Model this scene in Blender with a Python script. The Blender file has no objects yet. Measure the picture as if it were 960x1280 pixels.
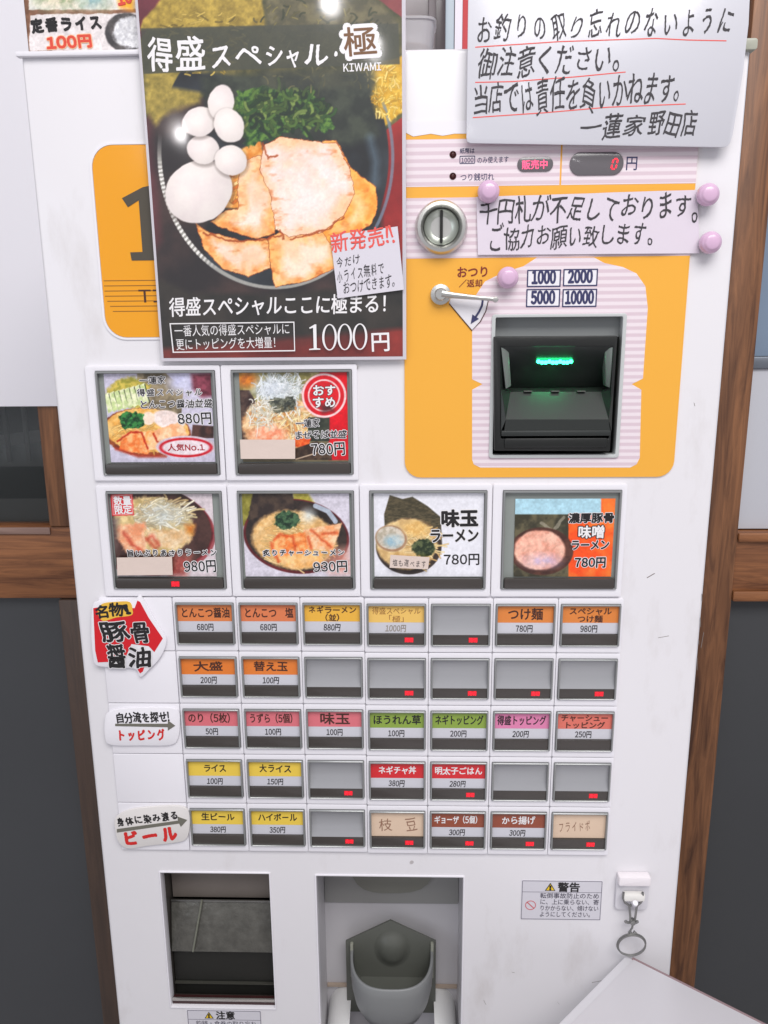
import bpy, bmesh, math, random
import numpy as np
from mathutils import Vector, Matrix

# ------------------------------------------------------------------ frame of reference
# lengths are millimetres on the machine: x right, y into the wall, z up; z = 0 is ZB above the floor
ZB = 1250.0
CAM = np.array([181.175, -590.186, 210.749]); FPX = 1000.0; CX, CY = 480.0, 640.0
ROT = (math.pi/2 - 0.2297952, 0.00824089, 0.02736861)
sc = bpy.context.scene
C = sc.collection

def rotm(rx, ry, rz):
    c, s = math.cos, math.sin
    X = np.array([[1,0,0],[0,c(rx),-s(rx)],[0,s(rx),c(rx)]])
    Y = np.array([[c(ry),0,s(ry)],[0,1,0],[-s(ry),0,c(ry)]])
    Z = np.array([[c(rz),-s(rz),0],[s(rz),c(rz),0],[0,0,1]])
    return Z @ Y @ X
RM = rotm(*ROT)

def at(px, py, y=0.0):
    """point of the vertical plane at depth y seen at photo pixel (px, py)"""
    d = RM @ np.array([(px-CX)/FPX, -(py-CY)/FPX, -1.0])
    t = (y-CAM[1])/d[1]
    w = CAM + t*d
    return (float(w[0]), float(y), float(w[2]))
def at2(px, py, y=0.0):
    a = at(px, py, y); return (a[0], a[2])

# ------------------------------------------------------------------ camera
cam = bpy.data.cameras.new('camera'); co = bpy.data.objects.new('camera', cam); C.objects.link(co)
cam.sensor_fit = 'VERTICAL'; cam.sensor_height = 36.0; cam.lens = 36.0*FPX/1280.0
cam.clip_start = 0.02; cam.clip_end = 60
co.location = (CAM[0]/1000, CAM[1]/1000, (CAM[2]+ZB)/1000)
co.rotation_euler = ROT
sc.camera = co

# ------------------------------------------------------------------ light
w = bpy.data.worlds.new("World"); sc.world = w; w.use_nodes = True
bg = w.node_tree.nodes['Background']; bg.inputs[0].default_value = (0.90, 0.885, 0.94, 1); bg.inputs[1].default_value = 0.46
def lamp_area(name, loc, rot, sx, sy, power, col):
    l = bpy.data.lights.new(name, 'AREA'); l.shape = 'RECTANGLE'; l.size = sx; l.size_y = sy; l.energy = power; l.color = col
    o = bpy.data.objects.new(name, l); o.location = loc; o.rotation_euler = rot; C.objects.link(o); return o
lamp_area('ceiling_light', (0.55, -1.25, 2.75), (math.radians(34), 0, math.radians(8)), 1.5, 0.9, 31, (1.0, 0.975, 0.955))
lamp_area('window_light', (-1.6, -1.7, 1.5), (math.radians(80), 0, math.radians(-42)), 1.0, 1.2, 5, (0.82, 0.9, 1.0))
# ceiling downlights behind the photographer: they show as glints on the glossy surfaces
for px, py, en in ((58, 218, 5), (195, 188, 16), (436, 38, 9), (497, 92, 7)):
    d = RM @ np.array([(px-CX)/FPX, -(py-CY)/FPX, -1.0]); d /= np.linalg.norm(d)
    h = np.array(at(px, py)); t = (1050-h[2])/d[2]
    p = h + t*np.array([d[0], -d[1], d[2]])
    l = bpy.data.lights.new('downlight', 'POINT'); l.energy = en*0.16; l.shadow_soft_size = 0.03; l.color = (1, 0.97, 0.98)
    o = bpy.data.objects.new('downlight', l); o.location = (p[0]/1000, p[1]/1000, (p[2]+ZB)/1000); C.objects.link(o)
vs = sc.view_settings
vs.view_transform = 'Standard'; vs.look = 'None'; vs.exposure = 0.12; vs.gamma = 1.0; vs.use_curve_mapping = False
sc.render.engine = 'CYCLES'; sc.cycles.use_denoising = True
sc.cycles.max_bounces = 6; sc.cycles.diffuse_bounces = 3; sc.cycles.glossy_bounces = 3; sc.cycles.transparent_max_bounces = 8
sc.cycles.sample_clamp_indirect = 4

# ------------------------------------------------------------------ materials
def lin(c):
    return tuple(((v/255)/12.92 if v/255 <= 0.04045 else ((v/255+0.055)/1.055)**2.4) for v in c)
MATS = {}
def mat(name, rgb, rough=0.5, metal=0.0, coat=0.0, vary=0.03, scale=8.0, bump=0.0, bscale=60.0, emit=None, es=0.0, spec=0.5, stretch=None, trans=0.0, alpha=1.0):
    if name in MATS: return MATS[name]
    m = bpy.data.materials.new(name); m.use_nodes = True; nt = m.node_tree; N = nt.nodes; L = nt.links
    b = N['Principled BSDF']
    c = lin(rgb)
    tc = N.new('ShaderNodeTexCoord'); src = tc.outputs['Object']
    if stretch:
        mp = N.new('ShaderNodeMapping'); mp.inputs['Scale'].default_value = stretch; L.new(src, mp.inputs[0]); src = mp.outputs[0]
    nz = N.new('ShaderNodeTexNoise'); nz.inputs['Scale'].default_value = scale; nz.inputs['Detail'].default_value = 5; L.new(src, nz.inputs['Vector'])
    mx = N.new('ShaderNodeMix'); mx.data_type = 'RGBA'
    mx.inputs[6].default_value = tuple(v*(1-vary) for v in c)+(1,)
    mx.inputs[7].default_value = tuple(min(1, v*(1+vary)) for v in c)+(1,)
    L.new(nz.outputs['Fac'], mx.inputs[0]); L.new(mx.outputs[2], b.inputs['Base Color'])
    b.inputs['Roughness'].default_value = rough; b.inputs['Metallic'].default_value = metal
    b.inputs['Coat Weight'].default_value = coat; b.inputs['Coat Roughness'].default_value = 0.12
    b.inputs['Specular IOR Level'].default_value = spec
    if trans: b.inputs['Transmission Weight'].default_value = trans
    if alpha < 1: b.inputs['Alpha'].default_value = alpha
    if bump:
        n2 = N.new('ShaderNodeTexNoise'); n2.inputs['Scale'].default_value = bscale; n2.inputs['Detail'].default_value = 4; L.new(src, n2.inputs['Vector'])
        bp = N.new('ShaderNodeBump'); bp.inputs['Strength'].default_value = bump; bp.inputs['Distance'].default_value = 0.002
        L.new(n2.outputs['Fac'], bp.inputs['Height']); L.new(bp.outputs[0], b.inputs['Normal'])
    if emit:
        b.inputs['Emission Color'].default_value = lin(emit)+(1,); b.inputs['Emission Strength'].default_value = es
    MATS[name] = m; return m

def mat_painted_steel():
    """white enamelled sheet with faint grime, scuffs and orange-peel"""
    m = mat('painted_steel', (231, 229, 233), 0.32, coat=0.25, vary=0.012, scale=3.0)
    nt = m.node_tree; N = nt.nodes; L = nt.links; b = N['Principled BSDF']
    old = b.inputs['Base Color'].links[0].from_socket
    tc = N.new('ShaderNodeTexCoord')
    mp = N.new('ShaderNodeMapping'); mp.inputs['Scale'].default_value = (9, 9, 3.2); L.new(tc.outputs['Object'], mp.inputs[0])
    n1 = N.new('ShaderNodeTexNoise'); n1.inputs['Scale'].default_value = 2.2; n1.inputs['Detail'].default_value = 9; n1.inputs['Roughness'].default_value = 0.65; L.new(mp.outputs[0], n1.inputs['Vector'])
    cr = N.new('ShaderNodeValToRGB'); cr.color_ramp.elements[0].position = 0.56; cr.color_ramp.elements[1].position = 0.8
    cr.color_ramp.elements[0].color = (0,0,0,1); cr.color_ramp.elements[1].color = (1,1,1,1); L.new(n1.outputs['Fac'], cr.inputs[0])
    mu = N.new('ShaderNodeMath'); mu.operation = 'MULTIPLY'; mu.inputs[1].default_value = 0.40; L.new(cr.outputs[0], mu.inputs[0])
    mx = N.new('ShaderNodeMix'); mx.data_type = 'RGBA'; L.new(mu.outputs[0], mx.inputs[0]); L.new(old, mx.inputs[6]); mx.inputs[7].default_value = lin((176, 166, 160))+(1,)
    # small dark specks
    n3 = N.new('ShaderNodeTexNoise'); n3.inputs['Scale'].default_value = 75; n3.inputs['Detail'].default_value = 1; L.new(tc.outputs['Object'], n3.inputs['Vector'])
    c3 = N.new('ShaderNodeValToRGB'); c3.color_ramp.elements[0].position = 0.79; c3.color_ramp.elements[1].position = 0.82; L.new(n3.outputs['Fac'], c3.inputs[0])
    m3 = N.new('ShaderNodeMath'); m3.operation = 'MULTIPLY'; m3.inputs[1].default_value = 0.5; L.new(c3.outputs[0], m3.inputs[0])
    mx2 = N.new('ShaderNodeMix'); mx2.data_type = 'RGBA'; L.new(m3.outputs[0], mx2.inputs[0]); L.new(mx.outputs[2], mx2.inputs[6]); mx2.inputs[7].default_value = lin((120, 105, 100))+(1,)
    L.new(mx2.outputs[2], b.inputs['Base Color'])
    n2 = N.new('ShaderNodeTexNoise'); n2.inputs['Scale'].default_value = 14; n2.inputs['Detail'].default_value = 2; L.new(tc.outputs['Object'], n2.inputs['Vector'])
    bp = N.new('ShaderNodeBump'); bp.inputs['Strength'].default_value = 0.09; bp.inputs['Distance'].default_value = 0.004; L.new(n2.outputs['Fac'], bp.inputs['Height'])
    L.new(bp.outputs[0], b.inputs['Normal']); L.new(bp.outputs[0], b.inputs['Coat Normal'])
    return m
STEEL = mat_painted_steel()

def mat_wood(name, dark, light, along='Z', grain=1.0):
    m = bpy.data.materials.new(name); m.use_nodes = True; nt = m.node_tree; N = nt.nodes; L = nt.links; b = N['Principled BSDF']
    tc = N.new('ShaderNodeTexCoord'); mp = N.new('ShaderNodeMapping'); L.new(tc.outputs['Object'], mp.inputs[0])
    mp.inputs['Scale'].default_value = (22, 22, 1.6) if along == 'Z' else (1.6, 22, 26)
    nz = N.new('ShaderNodeTexNoise'); nz.inputs['Scale'].default_value = 3.2*grain; nz.inputs['Detail'].default_value = 10; nz.inputs['Roughness'].default_value = 0.62; nz.inputs['Distortion'].default_value = 0.9
    L.new(mp.outputs[0], nz.inputs['Vector'])
    cr = N.new('ShaderNodeValToRGB'); e = cr.color_ramp.elements
    e[0].position = 0.3; e[0].color = lin(dark)+(1,); e[1].position = 0.72; e[1].color = lin(light)+(1,)
    L.new(nz.outputs['Fac'], cr.inputs[0]); L.new(cr.outputs[0], b.inputs['Base Color'])
    b.inputs['Roughness'].default_value = 0.45
    bp = N.new('ShaderNodeBump'); bp.inputs['Strength'].default_value = 0.2; bp.inputs['Distance'].default_value = 0.001; L.new(nz.outputs['Fac'], bp.inputs['Height']); L.new(bp.outputs[0], b.inputs['Normal'])
    return m
WOODV = mat_wood('brown_wood_upright', (74, 46, 32), (158, 108, 72), 'Z', 1.5)
WOODH = mat_wood('brown_wood_crosswise', (94, 56, 36), (172, 114, 72), 'X', 1.5)

def mat_striped():
    """pink and lilac fine horizontal printed stripes"""
    m = bpy.data.materials.new('striped_print'); m.use_nodes = True; nt = m.node_tree; N = nt.nodes; L = nt.links; b = N['Principled BSDF']
    tc = N.new('ShaderNodeTexCoord'); sp = N.new('ShaderNodeSeparateXYZ'); L.new(tc.outputs['Object'], sp.inputs[0])
    mu = N.new('ShaderNodeMath'); mu.operation = 'MULTIPLY'; mu.inputs[1].default_value = 2*math.pi/0.0049; L.new(sp.outputs['Z'], mu.inputs[0])
    si = N.new('ShaderNodeMath'); si.operation = 'SINE'; L.new(mu.outputs[0], si.inputs[0])
    cr = N.new('ShaderNodeValToRGB'); e = cr.color_ramp.elements
    mr = N.new('ShaderNodeMapRange'); mr.inputs[1].default_value = -1; L.new(si.outputs[0], mr.inputs[0]); L.new(mr.outputs[0], cr.inputs[0])
    e[0].position = 0.3; e[0].color = lin((236, 224, 230))+(1,); e[1].position = 0.72; e[1].color = lin((219, 199, 209))+(1,)
    L.new(cr.outputs[0], b.inputs['Base Color']); b.inputs['Roughness'].default_value = 0.35; b.inputs['Coat Weight'].default_value = 0.2
    return m
STRIPE = mat_striped()

def vc_mat(name, rough=0.32, coat=0.4, crough=0.14):
    m = bpy.data.materials.new(name); m.use_nodes = True; nt = m.node_tree; N = nt.nodes; L = nt.links; b = N['Principled BSDF']
    a = N.new('ShaderNodeAttribute'); a.attribute_name = 'print'; L.new(a.outputs['Color'], b.inputs['Base Color'])
    b.inputs['Roughness'].default_value = rough; b.inputs['Coat Weight'].default_value = coat; b.inputs['Coat Roughness'].default_value = crough
    tc = N.new('ShaderNodeTexCoord'); n2 = N.new('ShaderNodeTexNoise'); n2.inputs['Scale'].default_value = 16; L.new(tc.outputs['Object'], n2.inputs['Vector'])
    bp = N.new('ShaderNodeBump'); bp.inputs['Strength'].default_value = 0.12; bp.inputs['Distance'].default_value = 0.002
    L.new(n2.outputs['Fac'], bp.inputs['Height']); L.new(bp.outputs[0], b.inputs['Coat Normal'])
    return m
PRINT = vc_mat('printed_card'); PRINTG = vc_mat('laminated_print', 0.45, 1.0, 0.06)

ORANGE = mat('orange_print', (241, 175, 62), 0.38, coat=0.2, vary=0.04, scale=6)
AMBER = mat('amber_panel', (238, 161, 24), 0.3, coat=0.3, vary=0.03)
INK = mat('black_ink', (30, 28, 30), 0.5, vary=0.1)
INKG = mat('grey_marker_ink', (56, 53, 58), 0.6, vary=0.25, scale=160)
INKN = mat('navy_ink', (52, 54, 96), 0.5)
INKB = mat('brown_ink', (74, 40, 30), 0.5)
INKR = mat('red_ink', (214, 44, 36), 0.5)
INKP = mat('salmon_marker_ink', (232, 92, 84), 0.5)
WINK = mat('white_ink', (238, 236, 238), 0.5)
WHITE = mat('white_plastic', (236, 234, 240), 0.35, vary=0.01)
PAPER = mat('white_paper', (226, 224, 229), 0.6, vary=0.02, bump=0.05, bscale=40)
PAPERG = mat('laminated_grey_white_sheet', (206, 206, 214), 0.3, coat=0.4, vary=0.02, scale=4, bump=0.03, bscale=9)
SEAM = mat('seam_grey', (150, 148, 158), 0.6)  # plain grey for the gasket line
GREYP = mat('grey_plastic', (146, 148, 148), 0.4, vary=0.04)
BEZEL = mat('bezel_grey', (150, 152, 152), 0.3, metal=0.4, vary=0.08, scale=30)
RECESS = mat('smoked_button_face', (158, 159, 163), 0.3, coat=0.5, vary=0.05, scale=18)
BAR = mat('dark_lamp_bar', (66, 61, 58), 0.3, coat=0.2, vary=0.06, scale=30)
DARK = mat('black_plastic', (27, 29, 28), 0.38, vary=0.08, scale=20, bump=0.05, bscale=400)
DARK2 = mat('charcoal_plastic', (42, 46, 45), 0.42, vary=0.08, scale=20)
CHROME = mat('chrome', (212, 212, 208), 0.34, metal=1.0, vary=0.06, bump=0.03, bscale=50)
BRUSHED = mat('worn_steel', (150, 150, 148), 0.34, metal=0.9, vary=0.25, scale=60, bump=0.15, bscale=120)
MAGNET = mat('lilac_plastic', (216, 180, 210), 0.25, coat=0.5, vary=0.03)
REDLED = mat('red_led', (110, 10, 20), 0.4, emit=(255, 8, 28), es=0.42)
REDTXT = mat('red_led_digit', (120, 10, 20), 0.4, emit=(255, 40, 60), es=2.0)
GREENLED = mat('green_led', (10, 120, 80), 0.4, emit=(40, 255, 150), es=15.0)

# ------------------------------------------------------------------ mesh building
WPOS = {}
def place(o, parent, org):
    wx = Vector((org[0]/1000, org[1]/1000, (org[2]+ZB)/1000)); WPOS[o.name] = wx
    if parent is not None:
        o.parent = parent; o.location = wx - WPOS[parent.name]
    else: o.location = wx
def props(o, label=None, cat=None, group=None, kind=None):
    if label: o['label'] = label
    if cat: o['category'] = cat
    if group: o['group'] = group
    if kind: o['kind'] = kind
    return o
def thing(name, label, cat, org, group=None):
    o = bpy.data.objects.new(name, None); o.empty_display_size = 0.05; C.objects.link(o); place(o, None, org)
    return props(o, label, cat, group)

class MB:
    def __init__(s): s.bm = bmesh.new(); s.mats = []
    def v(s, p): return s.bm.verts.new(p)
    def face(s, pts):
        return s.bm.faces.new([s.bm.verts.new(p) for p in pts])
    def box(s, x0, x1, y0, y1, z0, z1):
        V = [s.v(p) for p in ((x0,y0,z0),(x1,y0,z0),(x1,y1,z0),(x0,y1,z0),(x0,y0,z1),(x1,y0,z1),(x1,y1,z1),(x0,y1,z1))]
        for f in ((0,1,5,4),(1,2,6,5),(2,3,7,6),(3,0,4,7),(4,5,6,7),(3,2,1,0)): s.bm.faces.new([V[i] for i in f])
        return s
    def prism(s, poly, y0, y1):
        """poly of (x, z); front face at y0, back at y1"""
        a = sum(poly[i][0]*poly[(i+1)%len(poly)][1]-poly[(i+1)%len(poly)][0]*poly[i][1] for i in range(len(poly)))
        if a < 0: poly = poly[::-1]
        F = [s.v((x, y0, z)) for x, z in poly]; B = [s.v((x, y1, z)) for x, z in poly]
        s.bm.faces.new(F); s.bm.faces.new(B[::-1]); n = len(poly)
        for i in range(n): s.bm.faces.new([F[(i+1)%n], F[i], B[i], B[(i+1)%n]])
        return s
    def sheet_with_hole(s, outer, inner, y0, y1):
        """thin sheet of any outline with one opening"""
        for y, flip in ((y0, False), (y1, True)):
            es = []
            for loop in (outer, inner):
                V = [s.v((x, y, z)) for x, z in loop]
                es += [s.bm.edges.new((V[i], V[(i+1) % len(V)])) for i in range(len(V))]
            bmesh.ops.triangle_fill(s.bm, edges=es, use_beauty=True)
        for loop in (outer, inner):
            n = len(loop)
            for i in range(n):
                (a, b), (c, d) = loop[i], loop[(i+1) % n]
                s.face([(a, y0, b), (c, y0, d), (c, y1, d), (a, y1, b)])
        bmesh.ops.remove_doubles(s.bm, verts=s.bm.verts, dist=0.0005)
        return s
    def ring(s, outer, inner, y0, y1):
        """frame between two outlines with equal counts, (x, z) counter-clockwise"""
        n = len(outer)
        q = [[s.v((x, y, z)) for x, z in p] for p, y in ((outer, y0), (inner, y0), (outer, y1), (inner, y1))]
        for i in range(n):
            j = (i+1) % n
            s.bm.faces.new([q[0][i], q[0][j], q[1][j], q[1][i]])
            s.bm.faces.new([q[0][j], q[0][i], q[2][i], q[2][j]])
            s.bm.faces.new([q[1][i], q[1][j], q[3][j], q[3][i]])
            s.bm.faces.new([q[2][j], q[2][i], q[3][i], q[3][j]])
        return s
    def lathe(s, cx, cz, prof, n=40, sx=1.0, sz=1.0):
        """prof of (radius, y) from the front centre outwards and back, turned about the y axis"""
        rings = []
        for r, y in prof:
            rings.append([s.v((cx, y, cz))] if r < 1e-6 else [s.v((cx+r*sx*math.cos(2*math.pi*k/n), y, cz+r*sz*math.sin(2*math.pi*k/n))) for k in range(n)])
        for a, b in zip(rings, rings[1:]):
            for k in range(n):
                f = [a[k % len(a)], a[(k+1) % len(a)], b[(k+1) % len(b)], b[k % len(b)]]
                f = list(dict.fromkeys(f))
                if len(f) > 2:
                    try: s.bm.faces.new(f)
                    except ValueError: pass
        return s
    def tube(s, pts, r, n=10, closed=False):
        P = [Vector(p) for p in pts]; rings = []
        m = len(P)
        for i, p in enumerate(P):
            a = P[(i-1) % m] if (closed or i > 0) else p; b = P[(i+1) % m] if (closed or i < m-1) else p
            t = (b-a).normalized(); u = t.cross(Vector((0.13, 1, 0.07))).normalized(); w_ = t.cross(u)
            rr = r[i] if isinstance(r, (list, tuple)) else r
            rings.append([s.v(p+rr*(math.cos(2*math.pi*k/n)*u+math.sin(2*math.pi*k/n)*w_)) for k in range(n)])
        for i in range(m if closed else m-1):
            A, B = rings[i], rings[(i+1) % m]
            for k in range(n): s.bm.faces.new([A[k], A[(k+1)%n], B[(k+1)%n], B[k]])
        if not closed:
            s.bm.faces.new(rings[0]); s.bm.faces.new(rings[-1][::-1])
        return s
    def build(s, name, m, parent=None, org=(0,0,0), bevel=0.0, segs=2, smooth=True, angle=35, recalc=True, label=None):
        bm = s.bm
        if recalc: bmesh.ops.recalc_face_normals(bm, faces=bm.faces)
        if bevel:
            es = [e for e in bm.edges if len(e.link_faces) == 2 and e.calc_face_angle(0) > 0.5]
            bmesh.ops.bevel(bm, geom=es, offset=bevel, segments=segs, profile=0.5, affect='EDGES', clamp_overlap=True)
        bmesh.ops.translate(bm, verts=bm.verts, vec=(-org[0], -org[1], -org[2]))
        bmesh.ops.scale(bm, verts=bm.verts, vec=(0.001, 0.001, 0.001))
        me = bpy.data.meshes.new(name); bm.to_mesh(me); bm.free()
        if smooth: me.shade_smooth(); me.set_sharp_from_angle(angle=math.radians(angle))
        me.materials.append(m)
        o = bpy.data.objects.new(name, me); C.objects.link(o); place(o, parent, org)
        if label: o['label'] = label
        return o

def rrect(x0, x1, z0, z1, r, n=5):
    pts = []
    for cx, cz, a0 in ((x1-r, z0+r, -90), (x1-r, z1-r, 0), (x0+r, z1-r, 90), (x0+r, z0+r, 180)):
        for k in range(n+1):
            a = math.radians(a0+90*k/n); pts.append((cx+r*math.cos(a), cz+r*math.sin(a)))
    return pts
def oval(cx, cz, rx, rz, n=40): return [(cx+rx*math.cos(2*math.pi*k/n), cz+rz*math.sin(2*math.pi*k/n)) for k in range(n)]
def pxpoly(pts, y=0.0): return [at2(px, py, y) for px, py in pts]
def smooth_poly(pts, n=6):
    out = []; m = len(pts)
    for i in range(m):
        p0, p1, p2, p3 = (np.array(pts[(i+k-1) % m], float) for k in range(4))
        for k in range(n):
            t = k/n
            out.append(tuple(0.5*((2*p1)+(-p0+p2)*t+(2*p0-5*p1+4*p2-p3)*t*t+(-p0+3*p1-3*p2+p3)*t**3)))
    return out
def inst(o, parent, org, label=None):
    c = o.copy(); C.objects.link(c); place(c, parent, org)
    if label: c['label'] = label
    return c

# ------------------------------------------------------------------ lettering
GL = {}
KANA = {chr(c) for c in range(0x3041, 0x30ff)}
def glyph_fine(ch, off=0.0):
    """the same outline with extra points along the strokes, so that it can waver like handwriting"""
    k = (ch, round(off, 4), 'fine')
    if k in GL: return GL[k]
    V, F, adv = glyph(ch, off)
    if len(V) == 0: GL[k] = (V, F, adv); return GL[k]
    bm = bmesh.new(); vs_ = [bm.verts.new((x, y, 0)) for x, y in V]
    for f in F:
        try: bm.faces.new([vs_[i] for i in f])
        except ValueError: pass
    es = [e for e in bm.edges if e.calc_length() > 0.14]
    if es: bmesh.ops.subdivide_edges(bm, edges=es, cuts=2, use_grid_fill=False)
    bmesh.ops.triangulate(bm, faces=bm.faces); bm.verts.index_update()
    V2 = np.array([v.co[:2] for v in bm.verts]); F2 = [tuple(v.index for v in f.verts) for f in bm.faces]; bm.free()
    GL[k] = (V2, F2, adv); return GL[k]
FW = {**{chr(c): chr(c+0xFEE0) for c in range(0x21, 0x7f)}}
def glyph(ch, off=0.0):
    k = (ch, round(off, 4))
    if k in GL: return GL[k]
    src = FW.get(ch, ch); half = ch in FW
    cu = bpy.data.curves.new('g', 'FONT'); cu.body = src; cu.size = 1; cu.resolution_u = 3; cu.fill_mode = 'FRONT'; cu.offset = off
    o = bpy.data.objects.new('g', cu); C.objects.link(o)
    me = bpy.data.meshes.new_from_object(o.evaluated_get(bpy.context.evaluated_depsgraph_get()))
    V = np.array([v.co[:2] for v in me.vertices]).reshape(-1, 2); F = [tuple(p.vertices) for p in me.polygons]
    bpy.data.objects.remove(o); bpy.data.curves.remove(cu); bpy.data.meshes.remove(me)
    if len(V) == 0: GL[k] = (V, F, 0.35 if ch == ' ' else 1.0); return GL[k]
    if half:
        x0 = V[:, 0].min()+off; x1 = V[:, 0].max()-off
        V = V-np.array([x0-0.06, 0]); adv = (x1-x0)+0.12
    else: adv = 1.0
    if ch == ' ': adv = 0.4
    GL[k] = (V, F, adv); return GL[k]

def letter_mesh(text, width, height, off=0.0, jit=0.0, slant=0.0, seed=1, thin=0.0, track=0.0, hand=0.0, rise=0.0):
    """flat lettering on the local x-z plane, lower left corner at the origin, facing -y"""
    rnd = random.Random(seed); tot = 0; items = []
    for ch in text:
        V, F, adv = (glyph_fine if hand else glyph)(ch, min(off, 0.0))
        items.append((V, F, adv, tot)); tot += adv+track
    tot -= track; sx = width/max(tot, 1e-6); sz = height/0.98
    verts = []; faces = []
    for V, F, adv, x in items:
        if len(V) == 0: continue
        c = np.array([adv/2, 0.38])
        U = V-c
        a = rnd.gauss(0, jit*0.10); s1 = 1+rnd.gauss(0, jit*0.09); s2 = 1+rnd.gauss(0, jit*0.09); sh = slant+rnd.gauss(0, jit*0.07)
        X = U[:, 0]*s1+U[:, 1]*sh; Y = U[:, 1]*s2+U[:, 0]*rise
        if hand:
            if ch in KANA: X = X*0.84; Y = Y*0.82-0.03
            ph = [rnd.random()*6.28 for _ in range(4)]
            X = X+hand*(np.sin(Y*6.1+ph[0])*0.6+np.sin(V[:, 0]*9+ph[1])*0.35)
            Y = Y+hand*(np.sin(X*5.3+ph[2])*0.6+np.sin(V[:, 1]*11+ph[3])*0.3)
            X = X+hand*0.22*np.sin(V[:, 1]*31+V[:, 0]*17+ph[0]); Y = Y+hand*0.22*np.sin(V[:, 0]*29-V[:, 1]*21+ph[1])
        X, Y = X*math.cos(a)-Y*math.sin(a), X*math.sin(a)+Y*math.cos(a)
        X = X+c[0]+x; Y = Y+c[1]+rnd.gauss(0, jit*0.04)+0.1
        r_ = max(off, 0.0)*(sx+sz)/2; ns = 0 if r_ <= 0 else (8 if off < 0.04 else 12)
        for st_ in range(ns+1):          # a broad pen: the stroke is laid down ns times round a small circle
            ux, uz = (0, 0) if st_ == 0 else (r_*math.cos(2*math.pi*st_/ns), r_*math.sin(2*math.pi*st_/ns))
            n = len(verts)
            verts += [(float(p*sx+ux)/1000, -0.000008*st_, float(q*sz+uz)/1000) for p, q in zip(X, Y)]
            faces += [tuple(i+n for i in f) for f in F]
    me = bpy.data.meshes.new('lettering'); me.from_pydata(verts, [], faces)
    return me
YT = -0.1
def write(text, parent, x0, z0, x1, z1, h, m, y=0.0, name='lettering', follow=None, **kw):
    """lettering whose lower edge runs from (x0,z0) to (x1,z1), h high, just proud of depth y"""
    L_ = math.hypot(x1-x0, z1-z0)
    me = letter_mesh(text, L_, h, **kw); me.materials.append(m)
    if follow:                           # ink lies on a bowed sheet
        ca, sa = (x1-x0)/L_, (z1-z0)/L_
        for v_ in me.vertices:
            X_, Z_ = v_.co.x*1000, v_.co.z*1000
            v_.co.y += (float(follow(x0+X_*ca-Z_*sa, z0+X_*sa+Z_*ca))-y)/1000
    o = bpy.data.objects.new(name, me); C.objects.link(o); place(o, parent, (x0, y+YT, z0))
    o.rotation_euler = (0, -math.atan2(z1-z0, x1-x0), 0)
    return o
class View:
    """a reading frame: offset and scale of the enlarged detail the outlines were taken from"""
    def __init__(s, ox=0, oy=0, k=1.0): s.ox, s.oy, s.k = ox, oy, k
    def p(s, x, y, d=0.0): return at2(s.ox+x/s.k, s.oy+y/s.k, d)
    def poly(s, pts, d=0.0): return [s.p(x, y, d) for x, y in pts]
    def write(s, text, parent, a, b, hpx, m, y=0.0, outline=None, ow=0.055, **kw):
        p0 = s.p(*a, y); p1 = s.p(*b, y); pt = s.p(a[0], a[1]-hpx, y)
        h = math.hypot(p0[0]-pt[0], p0[1]-pt[1])
        if outline is not None:
            k2 = dict(kw); k2['off'] = kw.get('off', 0)+ow
            write(text, parent, *p0, *p1, h, outline, y=y, name='lettering_outline', **k2)
        return write(text, parent, *p0, *p1, h, m, y=y-(0.13 if outline is not None else 0.0), **kw)
V0 = View()

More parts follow.
